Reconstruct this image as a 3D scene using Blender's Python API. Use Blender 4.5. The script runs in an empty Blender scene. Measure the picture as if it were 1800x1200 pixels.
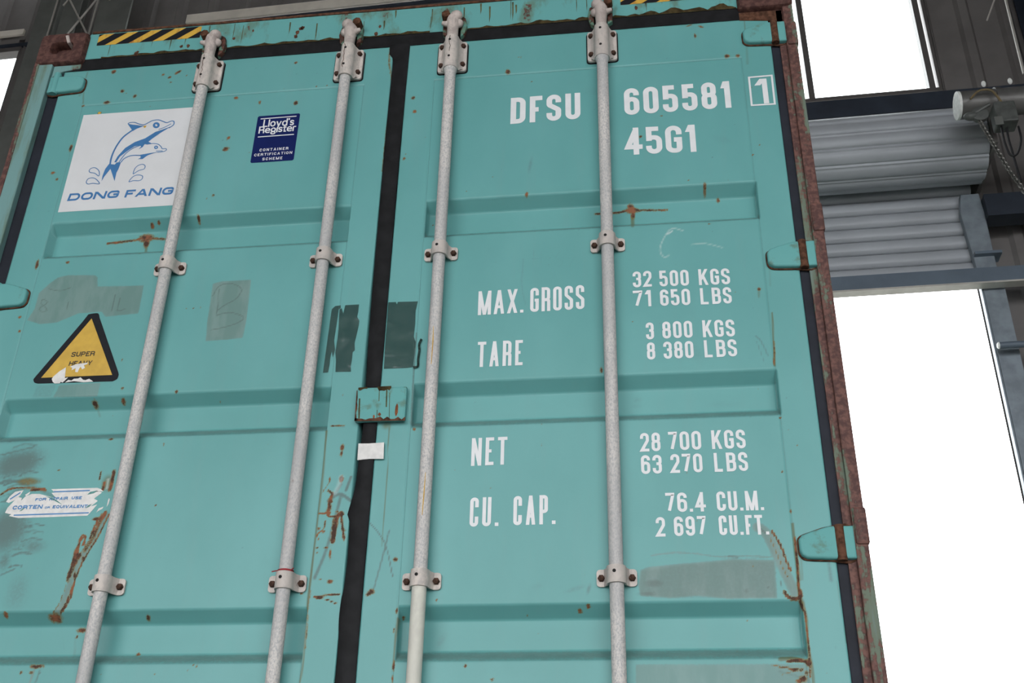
import bpy, bmesh, math, random
import numpy as np
from mathutils import Vector, Matrix
random.seed(4); np.random.seed(4)
S = bpy.context.scene
COL = S.collection

# ------------------------------------------------------------------ camera
BZ = 1.2                                    # the container stands on a trailer: its base is 1.2 m up
CAM = np.array([0.7273, -2.4978, 0.2863])   # in the container's own frame (x right, y into the scene, z up)
YAW, PITCH, ROLL, FPX = -0.1361, 0.4989, 0.0214, 1920.0
def _basis():
    cy, sy, cp, sp = math.cos(YAW), math.sin(YAW), math.cos(PITCH), math.sin(PITCH)
    f = np.array([sy*cp, cy*cp, sp]); r = np.array([cy, -sy, 0]); u = np.cross(r, f)
    cr, sr = math.cos(ROLL), math.sin(ROLL)
    return cr*r+sr*u, -sr*r+cr*u, f
RR, UU, FF = _basis()
cam = bpy.data.cameras.new('camera'); co = bpy.data.objects.new('camera', cam); COL.objects.link(co)
cam.sensor_width = 36; cam.lens = FPX/1800*36; cam.clip_start = .05
co.matrix_world = Matrix(((RR[0], UU[0], -FF[0], CAM[0]), (RR[1], UU[1], -FF[1], CAM[1]), (RR[2], UU[2], -FF[2], CAM[2]+BZ), (0, 0, 0, 1)))
S.camera = co

# ------------------------------------------------------------------ light
w = bpy.data.worlds.new('sky'); S.world = w; w.use_nodes = True
bgn = w.node_tree.nodes['Background']; bgn.inputs[0].default_value = (.96, .985, 1, 1); bgn.inputs[1].default_value = 5.0
S.view_settings.view_transform = 'Standard'; S.view_settings.look = 'None'; S.view_settings.gamma = 1
S.view_settings.use_curve_mapping = False; S.view_settings.exposure = 0.0
def ray(px, py): return FF+(px-900)/FPX*RR-(py-600)/FPX*UU
YD = .015                                   # outer face of the doors
def D(px, py, y=YD):                        # a photographed point on the door plane -> (x, z) on the container
    d = ray(px, py); P = CAM+(y-CAM[1])/d[1]*d
    return float(P[0]), float(P[2])
def SC(px, py, y=YD):
    x, z = D(px, py, y); return FPX/float((np.array([x, y, z])-CAM)@FF)
PSI = math.radians(-1.7); WO = np.array([.7, 4.2, 0.])
WN = np.array([-math.sin(PSI), math.cos(PSI), 0]); WU = np.array([math.cos(PSI), math.sin(PSI), 0])
def W(px, py, off=0):                       # a point on a plane `off` in front of the back wall -> (u, world z)
    d = ray(px, py); P = CAM+((WO-WN*off-CAM)@WN)/(d@WN)*d
    return float((P-WO)@WU), float(P[2])+BZ

# ------------------------------------------------------------------ materials
class N:
    def __init__(s, name):
        s.m = bpy.data.materials.new(name); s.m.use_nodes = True; s.t = s.m.node_tree; s.b = s.t.nodes['Principled BSDF']
    def new(s, k, **kw):
        n = s.t.nodes.new(k)
        for a, b in kw.items(): setattr(n, a, b)
        return n
    def link(s, a, b): s.t.links.new(a, b)
    def put(s, v, sock):
        if isinstance(v, (int, float)): sock.default_value = v
        elif isinstance(v, tuple): sock.default_value = v+(1,) if len(v) == 3 else v
        else: s.link(v, sock)
    def coord(s, scale=(1, 1, 1)):
        c = s.new('ShaderNodeTexCoord'); mp = s.new('ShaderNodeMapping'); mp.inputs['Scale'].default_value = scale
        s.link(c.outputs['Object'], mp.inputs[0]); return mp.outputs[0]
    def noise(s, scale, stretch=(1, 1, 1), detail=4, rough=.55):
        n = s.new('ShaderNodeTexNoise'); n.inputs['Scale'].default_value = scale; n.inputs['Detail'].default_value = detail
        n.inputs['Roughness'].default_value = rough; s.link(s.coord(stretch), n.inputs['Vector']); return n.outputs[0]
    def math(s, op, a, b=0., c=None):
        n = s.new('ShaderNodeMath', operation=op); s.put(a, n.inputs[0]); s.put(b, n.inputs[1])
        if c is not None: s.put(c, n.inputs[2])
        return n.outputs[0]
    def ramp(s, v, lo, hi, a=0., b=1.):
        n = s.new('ShaderNodeMapRange'); n.interpolation_type = 'SMOOTHSTEP'; s.put(v, n.inputs[0])
        for i, q in enumerate((lo, hi, a, b)): n.inputs[1+i].default_value = q
        return n.outputs[0]
    def mix(s, f, a, b, mode='MIX'):
        n = s.new('ShaderNodeMix', data_type='RGBA', blend_type=mode); s.put(f, n.inputs[0]); s.put(a, n.inputs[6]); s.put(b, n.inputs[7]); return n.outputs[2]
    def bump(s, h, strength=.2, dist=.002):
        n = s.new('ShaderNodeBump'); n.inputs['Strength'].default_value = strength; n.inputs['Distance'].default_value = dist
        s.put(h, n.inputs['Height']); s.link(n.outputs[0], s.b.inputs['Normal'])
    def done(s, col, rough=.5, metal=0., spec=.4):
        s.put(col, s.b.inputs['Base Color']); s.put(rough, s.b.inputs['Roughness']); s.put(metal, s.b.inputs['Metallic'])
        s.b.inputs['Specular IOR Level'].default_value = spec; return s.m
def plain(name, col, rough=.5, metal=0., spec=.4, var=.12, scale=40):
    n = N(name); v = n.noise(scale)
    return n.done(n.mix(n.ramp(v, .3, .7), tuple(c*(1-var) for c in col), tuple(min(1, c*(1+var)) for c in col)), rough, metal, spec)

TEAL = (.116, .336, .327)
RUST_D, RUST_L, OLIVE = (.055, .026, .016), (.23, .085, .04), (.10, .105, .035)
def teal_material():                        # painted steel; the stains are read from the mesh's own wear maps
    n = N('teal_paint')
    a = n.new('ShaderNodeAttribute', attribute_name='wear'); sep = n.new('ShaderNodeSeparateColor'); n.link(a.outputs['Color'], sep.inputs[0])
    R, G, B = sep.outputs; A = a.outputs['Alpha']
    a2 = n.new('ShaderNodeAttribute', attribute_name='chalk'); CH = a2.outputs['Fac']
    big = n.noise(3, (1, 1, .6)); fine = n.noise(140, detail=3); mid = n.noise(38); streak = n.noise(30, (1, 1, .12))
    base = n.mix(n.ramp(big, .3, .72), tuple(c*.93 for c in TEAL), (TEAL[0]*1.12, TEAL[1]*1.04, TEAL[2]*1.05))
    base = n.mix(n.math('MULTIPLY', n.ramp(streak, .5, .8), .12), base, (.17, .30, .29))
    g = n.ramp(n.math('ADD', G, n.math('MULTIPLY', n.math('SUBTRACT', streak, .5), n.math('MULTIPLY', G, .5))), .08, .95, 0, .8)
    brush = n.noise(60, (.35, 1, .12))
    b = n.ramp(n.math('ADD', B, n.math('MULTIPLY', n.math('SUBTRACT', fine, .5), .55)), .3, .55)
    b = n.math('MULTIPLY', b, n.math('MINIMUM', n.math('MULTIPLY', B, 1.05), .85))
    c = n.mix(b, base, n.mix(n.ramp(brush, .4, .65), (.125, .20, .18), (.172, .245, .225)))
    gr = n.math('MULTIPLY', g, n.ramp(n.math('ADD', fine, n.math('MULTIPLY', G, .35)), .45, .75, .55, 1.))
    c = n.mix(gr, c, (.082, .118, .112))
    o = n.ramp(n.math('ADD', A, n.math('MULTIPLY', n.math('SUBTRACT', streak, .5), .5)), .2, .9, 0, .75)
    c = n.mix(n.math('MULTIPLY', o, n.ramp(A, .02, .15)), c, OLIVE)
    rr = n.math('ADD', R, n.math('MULTIPLY', n.math('SUBTRACT', n.noise(85, detail=3), .5), .9)); rr = n.math('ADD', rr, n.math('MULTIPLY', n.math('SUBTRACT', n.noise(280, detail=4, rough=.7), .5), 1.1))
    halo = n.math('MULTIPLY', n.ramp(rr, .10, .55, 0, .8), n.ramp(R, .02, .3))
    c = n.mix(halo, c, (.175, .125, .032))
    core = n.math('MULTIPLY', n.ramp(rr, .46, .72), n.ramp(R, .05, .25))
    c = n.mix(core, c, n.mix(n.ramp(mid, .42, .62), RUST_D, RUST_L))
    c = n.mix(n.math('MULTIPLY', CH, .7), c, (.6, .66, .65))
    n.bump(n.math('ADD', n.math('MULTIPLY', core, -1.), n.math('MULTIPLY', mid, .12)), .25, .001)
    return n.done(c, n.math('ADD', n.math('MULTIPLY', core, .35), .4), 0, .35)
M = {}
M['teal'] = teal_material()
def worn_teal(name, amt, teal=TEAL, stretch=(1, 1, .25), scale=14, rust=((.05, .022, .016), (.125, .05, .036))):   # paint gone to rust in patches
    n = N(name); v = n.noise(scale, stretch, 6, .62); f = n.noise(70, detail=5)
    k = n.ramp(n.math('ADD', v, n.math('MULTIPLY', n.math('SUBTRACT', f, .5), .25)), amt, amt+.05)
    c = n.mix(n.ramp(v, amt-.12, amt, 0, .5), teal, OLIVE)
    n.bump(n.math('ADD', k, f), .4, .0015)
    return n.done(n.mix(k, c, n.mix(n.ramp(f, .4, .65), rust[0], rust[1])), .65, 0, .3)
M['rail'] = worn_teal('rusty_teal_paint', .635, stretch=(1, 1, .45), scale=11)
M['post'] = worn_teal('rusty_post', .415, (.15, .205, .19), (3, 1, .3), 6, ((.075, .034, .03), (.16, .075, .06)))
M['post_teal'] = worn_teal('teal_post_face', .60, (.155, .29, .285), (1, 1, .15), 12)
M['casting'] = worn_teal('rusted_casting', .26, (.13, .22, .21), (1, 1, 1), 16, ((.058, .024, .02), (.115, .052, .042)))
M['hinge'] = worn_teal('hinge_paint', .66, tuple(c*1.02 for c in TEAL), (1, 1, 1), 16)
def rod_mat(name, a, b, speck, sc=120):
    n = N(name); v = n.noise(sc, (1, 1, .6), 3, .7); big = n.noise(9, (1, 1, .35)); k = n.noise(34, (1, 1, .5), 6, .7)
    c = n.mix(n.ramp(v, .40, .66), a, b); c = n.mix(n.math('MULTIPLY', n.ramp(big, .42, .62), .55), c, b); md = n.noise(48, (1, 1, .3), 4, .6); c = n.mix(n.math('MULTIPLY', n.ramp(md, .5, .68), .5), c, b)
    c = n.mix(n.ramp(k, .66, .74, 0, speck), c, (.17, .10, .06)); n.bump(v, .25, .001)
    return n.done(c, .55, 0, .35)
M['rod'] = rod_mat('galvanised_rod', (.60, .56, .53), (.36, .355, .36), .45, 230)
M['bracket'] = rod_mat('white_bracket', (.59, .52, .475), (.43, .385, .36), .6, 60)
M['cream'] = rod_mat('cream_rod', (.60, .585, .515), (.52, .50, .45), .15, 30)
M['cam'] = rod_mat('cam_paint', (.56, .48, .44), (.36, .30, .28), .8, 40)
M['bolt'] = plain('rusted_bolt', (.062, .032, .022), .8, 0, .2, .5, 120)
M['rust'] = plain('bare_rust', (.085, .038, .022), .85, 0, .2, .5, 70)
M['edge_rust'] = plain('edge_rust', (.050, .036, .016), .9, 0, .1, .5, 60)
M['rust_light'] = plain('orange_rust', (.20, .075, .035), .9, 0, .1, .4, 90)
M['hole'] = plain('dark_hole', (.012, .011, .011), .9)
M['rubber'] = plain('black_rubber', (.010, .010, .011), .6, 0, .15, .3, 25)
M['rubber_veil'] = plain('veil_tinted_rubber', (.016, .018, .026), .6, 0, .2, .2, 12)  # side seals: bluish flare veil tinted into the rubber colour
M['white'] = plain('white_lettering', (.70, .70, .71), .5, 0, .4, .03, 30)
M['vinyl'] = plain('white_vinyl', (.62, .62, .63), .45, 0, .5, .03, 8)
M['blue'] = plain('logo_blue', (.045, .165, .37), .4, 0, .5, .06)
M['navy'] = plain('navy_vinyl', (.005, .012, .085), .5, 0, .12, .05)
M['yellow'] = plain('yellow_vinyl', (.56, .345, .045), .4, 0, .5, .08, 30)
M['black'] = plain('black_vinyl', (.012, .0125, .016), .5, 0, .15, .1)
M['paper'] = plain('torn_paper', (.68, .66, .64), .7, 0, .2, .08, 60)
M['skyblue'] = plain('label_blue', (.06, .20, .42), .45)
M['red'] = plain('red_string', (.26, .02, .025), .8)
M['ink'] = plain('black_ink', (.02, .018, .015), .5)
def haz():                                  # yellow of the hazard tape, stained brown in streaks
    n = N('stained_yellow'); s_ = n.noise(28, (1, 1, .35), 5, .65)
    return n.done(n.mix(n.ramp(s_, .5, .7), (.60, .36, .05), (.33, .13, .03)), .5)
M['hazard'] = haz()
def tape():
    n = N('packing_tape'); v = n.noise(45, detail=5); n.bump(n.noise(15, detail=2), .8, .008)
    n.b.inputs['Alpha'].default_value = .62
    return n.done(n.mix(n.ramp(v, .35, .7), (.022, .034, .028), (.05, .066, .056)), .16, 0, .5)
M['tape'] = tape()
M['clad'] = plain('wall_cladding', (.17, .157, .152), .6, 0, .3, .1, 4)
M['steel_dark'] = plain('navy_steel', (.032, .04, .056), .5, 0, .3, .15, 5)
M['steel_blue'] = plain('blue_grey_steel', (.13, .165, .21), .45, 0, .4, .08, 5)
M['galv'] = plain('galvanised_sheet', (.42, .44, .475), .5, .1, .4, .05, 3)
M['galv_guide'] = plain('galvanised_guide', (.26, .30, .34), .45, .3, .5, .15, 12)
M['daylit_trim'] = plain('daylit_flashing', (.84, .77, .68), .5, 0, .4, .08, 6)  # window light on the head strip put in as pale cream
M['alu'] = plain('window_alloy', (.16, .145, .14), .4, .3, .5, .08, 8)
M['pipe'] = plain('pipe_grey', (.15, .145, .14), .4, .3, .5, .2, 6)
M['white_cap'] = plain('white_cap', (.85, .85, .83), .4)
M['box_grey'] = plain('box_grey', (.10, .105, .10), .5, .1, .4, .2, 20)
M['chain'] = plain('chain_steel', (.16, .155, .145), .35, .6, .5, .3, 60)
M['cable'] = plain('black_cable', (.015, .015, .017), .5)
M['cable_tan'] = plain('tan_cable', (.20, .15, .08), .6)
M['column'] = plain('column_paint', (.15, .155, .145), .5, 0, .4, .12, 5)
M['edge'] = plain('pale_steel_edge', (.55, .52, .48), .4, .2, .5, .1, 10)
M['concrete'] = plain('concrete_floor', (.24, .235, .225), .8, 0, .2, .12, 1.5)
M['roof'] = plain('shading_roof_sheet', (.16, .16, .16), .6, 0, .3, .1, 2)
M['tyre'] = plain('tyre_rubber', (.015, .015, .015), .8)
M['chassis'] = plain('chassis_red', (.11, .03, .025), .6)
def glass():
    n = N('window_glass'); tr = n.new('ShaderNodeBsdfTransparent'); gl = n.new('ShaderNodeBsdfGlossy'); gl.inputs['Roughness'].default_value = .02
    mx = n.new('ShaderNodeMixShader'); tr.inputs[0].default_value = (.95, .97, .97, 1)
    mx.inputs[0].default_value = .06; n.link(tr.outputs[0], mx.inputs[1]); n.link(gl.outputs[0], mx.inputs[2])
    n.link(mx.outputs[0], n.t.nodes['Material Output'].inputs[0]); return n.m
M['glass'] = glass()

# ------------------------------------------------------------------ mesh helpers
class MB:
    """collects shapes and links them as one mesh object"""
    def __init__(s): s.v = []; s.f = []; s.mi = []
    def add(s, vs, fs, mi=0):
        o = len(s.v); s.v += [tuple(p) for p in vs]; s.f += [tuple(i+o for i in f) for f in fs]; s.mi += [mi]*len(fs); return s
    def bm(s, bm, mi=0):
        bm.verts.index_update(); s.add([v.co[:] for v in bm.verts], [[v.index for v in f.verts] for f in bm.faces], mi); bm.free(); return s
    def box(s, x0, x1, y0, y1, z0, z1, bev=0, mi=0, seg=2):
        bm = bmesh.new(); bmesh.ops.create_cube(bm, size=1)
        for v in bm.verts: v.co = ((x0+x1)/2+v.co.x*(x1-x0), (y0+y1)/2+v.co.y*(y1-y0), (z0+z1)/2+v.co.z*(z1-z0))
        if bev: bmesh.ops.bevel(bm, geom=bm.edges[:], offset=bev, segments=seg, affect='EDGES', profile=.5)
        return s.bm(bm, mi)
    def lathe(s, prof, n=24, axis='z', c=(0, 0, 0), mi=0, cap=True):      # prof: (radius, height) pairs
        vs = []; fs = []
        for r, h in prof:
            for k in range(n):
                a = 2*math.pi*k/n; p = (r*math.cos(a), r*math.sin(a), h)
                if axis == 'y': p = (p[0], p[2], p[1])
                if axis == 'x': p = (p[2], p[0], p[1])
                vs.append((p[0]+c[0], p[1]+c[1], p[2]+c[2]))
        for i in range(len(prof)-1):
            for k in range(n): fs.append((i*n+k, i*n+(k+1) % n, (i+1)*n+(k+1) % n, (i+1)*n+k))
        if cap: fs.append(tuple(range(n-1, -1, -1))); fs.append(tuple(range((len(prof)-1)*n, len(prof)*n)))
        return s.add(vs, fs, mi)
    def tube(s, pts, r, n=10, mi=0, rs=None):
        pts = [Vector(p) for p in pts]; vs = []; fs = []; up = None
        for i, p in enumerate(pts):
            t = (pts[min(i+1, len(pts)-1)]-pts[max(i-1, 0)]).normalized()
            if up is None: up = t.orthogonal().normalized()
            up = (up-t*up.dot(t)).normalized(); q = t.cross(up); ri = rs[i] if rs else r
            for k in range(n):
                a = 2*math.pi*k/n; vs.append(tuple(p+(up*math.cos(a)+q*math.sin(a))*ri))
        for i in range(len(pts)-1):
            for k in range(n): fs.append((i*n+k, i*n+(k+1) % n, (i+1)*n+(k+1) % n, (i+1)*n+k))
        fs.append(tuple(range(n-1, -1, -1))); fs.append(tuple(range((len(pts)-1)*n, len(pts)*n)))
        return s.add(vs, fs, mi)
    def prism(s, pts, y0, y1, bev=0, mi=0, seg=2):           # pts in (x, z), extruded from y0 (front) back to y1
        bm = bmesh.new(); n = len(pts)
        a = [bm.verts.new((x, y0, z)) for x, z in pts]; b = [bm.verts.new((x, y1, z)) for x, z in pts]
        f = bm.faces.new(a); bm.faces.new(b[::-1])
        for i in range(n): bm.faces.new((a[i], b[i], b[(i+1) % n], a[(i+1) % n]))
        bmesh.ops.recalc_face_normals(bm, faces=bm.faces[:])
        if bev: bmesh.ops.bevel(bm, geom=list(f.edges), offset=bev, segments=seg, affect='EDGES', profile=.5)
        return s.bm(bm, mi)
    def flat(s, pts, y, mi=0): return s.add([(x, y, z) for x, z in pts], [tuple(range(len(pts)))], mi)
    def sphere(s, c, r, mi=0, sq=(1, 1, 1)):
        bm = bmesh.new(); bmesh.ops.create_uvsphere(bm, u_segments=20, v_segments=12, radius=1)
        for v in bm.verts: v.co = (c[0]+v.co.x*r*sq[0], c[1]+v.co.y*r*sq[1], c[2]+v.co.z*r*sq[2])
        return s.bm(bm, mi)
    def build(s, name, mats, parent=None, label=None, smooth=False, **props):
        me = bpy.data.meshes.new(name); me.from_pydata(s.v, [], s.f)
        for m in (mats if isinstance(mats, (list, tuple)) else [mats]): me.materials.append(m)
        me.polygons.foreach_set('material_index', s.mi); me.update()
        bm = bmesh.new(); bm.from_mesh(me)
        if any(len(f.verts) != 4 for f in bm.faces) or smooth: bmesh.ops.recalc_face_normals(bm, faces=bm.faces[:])
        bm.to_mesh(me); bm.free()
        if smooth:
            me.polygons.foreach_set('use_smooth', [True]*len(me.polygons)); me.set_sharp_from_angle(angle=math.radians(38))
        o = bpy.data.objects.new(name, me); COL.objects.link(o)
        if parent: o.parent = parent
        if label: o['label'] = label
        for k, v in props.items(): o[k] = v
        return o
def empty(name, loc, label, cat, group=None, mat=None):
    o = bpy.data.objects.new(name, None); COL.objects.link(o); o.empty_display_size = .1
    if mat is not None: o.matrix_world = mat
    else: o.location = loc
    o['label'] = label; o['category'] = cat
    if group: o['group'] = group
    return o
def copy_part(o, parent, loc=None):
    c = o.copy(); COL.objects.link(c); c.parent = parent
    if loc is not None: c.location = loc
    return c
def smooth_pts(pts, closed=False, n=6):     # Catmull-Rom through pixel or metre points
    P = [np.array(p, float) for p in pts]; out = []; m = len(P)
    for i in range(m if closed else m-1):
        p0, p1, p2, p3 = (P[(i+k) % m] if closed else P[min(max(i+k, 0), m-1)] for k in (-1, 0, 1, 2))
        for j in range(n):
            t = j/n; out.append(.5*((2*p1)+(p2-p0)*t+(2*p0-5*p1+4*p2-p3)*t*t+(3*p1-p0-3*p2+p3)*t**3))
    if not closed: out.append(P[-1])
    return [tuple(p) for p in out]
def ribbon(mb, pts, wd, y, closed=False, mi=0):
    """a flat painted stroke of width wd along pts (x, z)"""
    P = [np.array(p, float) for p in pts]; n = len(P); L = []; R = []
    for i in range(n):
        a = P[(i-1) % n] if (closed or i > 0) else None; b = P[(i+1) % n] if (closed or i < n-1) else None
        d1 = (P[i]-a)/max(np.linalg.norm(P[i]-a), 1e-9) if a is not None else None
        d2 = (b-P[i])/max(np.linalg.norm(b-P[i]), 1e-9) if b is not None else None
        if d1 is None: d1 = d2
        if d2 is None: d2 = d1
        n1 = np.array([-d1[1], d1[0]]); n2 = np.array([-d2[1], d2[0]]); m_ = n1+n2; l = np.linalg.norm(m_)
        m_ = n1 if l < 1e-6 else m_/l; k = min(1/max(m_@n1, .35), 2.2)*wd/2
        L.append(P[i]+m_*k); R.append(P[i]-m_*k)
    vs = [(p[0], y, p[1]) for p in L]+[(p[0], y, p[1]) for p in R]
    mb.add(vs, [(i, (i+1) % n, n+(i+1) % n, n+i) for i in range(n if closed else n-1)], mi)

# ------------------------------------------------------------------ stroke lettering (condensed painted capitals)
def fillet(pts, closed):
    """pts: (x, z, r) in metres -> polyline with rounded corners"""
    n = len(pts); out = []
    for i, (x, z, r) in enumerate(pts):
        if r <= 0 or (not closed and i in (0, n-1)): out.append((x, z)); continue
        p = np.array([x, z]); a = np.array(pts[(i-1) % n][:2]); b = np.array(pts[(i+1) % n][:2])
        la, lb = np.linalg.norm(a-p), np.linalg.norm(b-p); da, db = (a-p)/la, (b-p)/lb
        ang = math.acos(max(-1, min(1, da@db))); tl = min(r/math.tan(ang/2), la*.5 if (closed or i > 1) else la*.95, lb*.5 if (closed or i < n-2) else lb*.95)
        rr = tl*math.tan(ang/2); q0, q1 = p+da*tl, p+db*tl; c = p+(da+db)/np.linalg.norm(da+db)*(rr/math.sin(ang/2))
        a0 = math.atan2(*(q0-c)[::-1]); a1 = math.atan2(*(q1-c)[::-1]); dA = (a1-a0+math.pi) % (2*math.pi)-math.pi
        for k in range(7):
            t = a0+dA*k/6; out.append((c[0]+rr*math.cos(t), c[1]+rr*math.sin(t)))
    ded = [q for i, q in enumerate(out) if i == 0 or math.hypot(q[0]-out[i-1][0], q[1]-out[i-1][1]) > 1e-5]
    if closed and math.hypot(ded[0][0]-ded[-1][0], ded[0][1]-ded[-1][1]) < 1e-5: ded.pop()
    return ded
h_ = .5
def p_(*pts): return ('p', pts, False)
def c_(*pts): return ('p', pts, True)
def d_(a, b): return ('d', a, b)
XH = .68
GL = {
 '0': (1, [c_((0, 0, h_), (0, 1, h_), (1, 1, h_), (1, 0, h_))]),
 '1': (.62, [p_((1, 0), (1, 1)), d_((0.0, .74), (.8, 1))]),
 '2': (1, [p_((0, .72), (0, 1, h_), (1, 1, h_), (1, .60, .35), (0, 0), (1, 0))]),
 '3': (1, [p_((0, .74), (0, 1, h_), (1, 1, h_), (1, .53, .35), (.38, .53)), p_((.38, .53), (1, .53, .35), (1, 0, h_), (0, 0, h_), (0, .27))]),
 '4': (1.08, [p_((1, .24), (0, .24), (.70, 1)), p_((.70, 1), (.70, 0))]),
 '5': (1, [p_((.97, 1), (.04, 1), (.04, .47)), p_((.04, .50), (.04, .62, .3), (1, .62, h_), (1, 0, h_), (0, 0, h_), (0, .26))]),
 '6': (1, [c_((0, 0, h_), (0, .60, h_), (1, .60, h_), (1, 0, h_)), p_((1, .76), (1, 1, h_), (0, 1, h_), (0, .3))]),
 '7': (.95, [p_((0, 1), (1, 1), (1, .97), (.32, 0))]),
 '8': (1, [c_((.04, .53, .4), (.04, 1, h_), (.96, 1, h_), (.96, .53, .4)), c_((0, 0, h_), (0, .53, .4), (1, .53, .4), (1, 0, h_))]),
 '9': (1, [c_((0, .40, h_), (0, 1, h_), (1, 1, h_), (1, .40, h_)), p_((0, .24), (0, 0, h_), (1, 0, h_), (1, .7))]),
 'A': (1.12, [d_((0, 0), (.5, 1)), d_((1, 0), (.5, 1)), p_((.22, .27), (.78, .27))]),
 'B': (1.05, [p_((0, 0), (0, 1)), p_((0, 1), (.96, 1, .4), (.96, .53, .4), (0, .53)), p_((0, .53), (1, .53, .4), (1, 0, .45), (0, 0))]),
 'C': (1, [p_((1, .68), (1, 1, h_), (0, 1, h_), (0, 0, h_), (1, 0, h_), (1, .32))]),
 'D': (1.03, [c_((0, 0, 0), (0, 1, 0), (1, 1, h_), (1, 0, h_))]),
 'E': (.88, [p_((1, 1), (0, 1), (0, 0), (1, 0)), p_((0, .51), (.88, .51))]),
 'F': (.86, [p_((1, 1), (0, 1), (0, 0)), p_((0, .48), (.88, .48))]),
 'G': (1.02, [p_((1, .70), (1, 1, h_), (0, 1, h_), (0, 0, h_), (1, 0, .35), (1, .48), (.52, .48))]),
 'H': (1.05, [p_((0, 0), (0, 1)), p_((1, 0), (1, 1)), p_((0, .5), (1, .5))]),
 'I': (0, [p_((0, 0), (0, 1))]),
 'K': (1.12, [p_((0, 0), (0, 1)), d_((.05, .32), (.98, 1)), d_((1, 0), (.38, .62))]),
 'L': (.86, [p_((0, 1), (0, 0), (1, 0))]),
 'M': (1.38, [p_((0, 0), (0, 1)), p_((1, 0), (1, 1)), d_((0, 1), (.5, 0)), d_((1, 1), (.5, 0))]),
 'N': (1.08, [p_((0, 0), (0, 1)), p_((1, 0), (1, 1)), d_((0, 1), (1, 0))]),
 'O': (1.03, [c_((0, 0, h_), (0, 1, h_), (1, 1, h_), (1, 0, h_))]),
 'P': (1, [p_((0, 0), (0, 1)), p_((0, 1), (1, 1, .45), (1, .43, .45), (0, .43))]),
 'Q': (1.05, [c_((0, 0, h_), (0, 1, h_), (1, 1, h_), (1, 0, h_)), d_((1, -.05), (.55, .3))]),
 'R': (1.04, [p_((0, 0), (0, 1)), p_((0, 1), (.97, 1, .45), (.97, .48, .45), (0, .48)), p_((.3, .47), (1, .47, .3), (1, 0))]),
 'S': (1, [p_((1, .73), (1, 1, h_), (0, 1, h_), (0, .63, .3), (1, .40, .3), (1, 0, h_), (0, 0, h_), (0, .27))]),
 'T': (1, [p_((0, 1), (1, 1)), p_((.5, 1), (.5, 0))]),
 'U': (1.02, [p_((0, 1), (0, 0, h_), (1, 0, h_), (1, 1))]),
 'V': (1.1, [d_((0, 1), (.5, 0)), d_((1, 1), (.5, 0))]),
 'X': (1.1, [d_((0, 0), (1, 1)), d_((0, 1), (1, 0))]),
 'Y': (1.1, [d_((0, 1), (.5, .4)), d_((1, 1), (.5, .4)), p_((.5, .46), (.5, 0))]),
 'l': (0, [p_((0, 0), (0, 1))]),
 'o': (1, [c_((0, 0, h_), (0, XH, h_), (1, XH, h_), (1, 0, h_))]),
 'y': (1, [d_((0, XH), (.52, 0)), d_((1, XH), (.25, -.3))]),
 'd': (1, [c_((0, 0, h_), (0, XH, h_), (1, XH, h_), (1, 0, h_)), p_((1, 0), (1, 1))]),
 's': (.75, [p_((1, .52), (1, XH, h_), (0, XH, h_), (0, .42, .3), (1, .28, .3), (1, 0, h_), (0, 0, h_), (0, .15))]),
 'e': (.95, [p_((0, .34), (1, .34)), p_((1, .34), (1, XH, h_), (0, XH, h_), (0, 0, h_), (1, 0, h_), (1, .12))]),
 'g': (.95, [c_((0, .1, h_), (0, XH, h_), (1, XH, h_), (1, .1, h_)), c_((0, -.3, h_), (0, .06, h_), (1, .06, h_), (1, -.3, h_))]),
 'i': (0, [p_((0, 0), (0, XH))]),
 't': (.6, [p_((.4, .95), (.4, 0), (1, 0)), p_((0, XH), (1, XH))]),
 'r': (.6, [p_((0, 0), (0, XH)), p_((0, .3), (0, XH, .4), (1, XH))]),
 "'": (0, [p_((0, .8), (0, 1))]),
}
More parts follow.
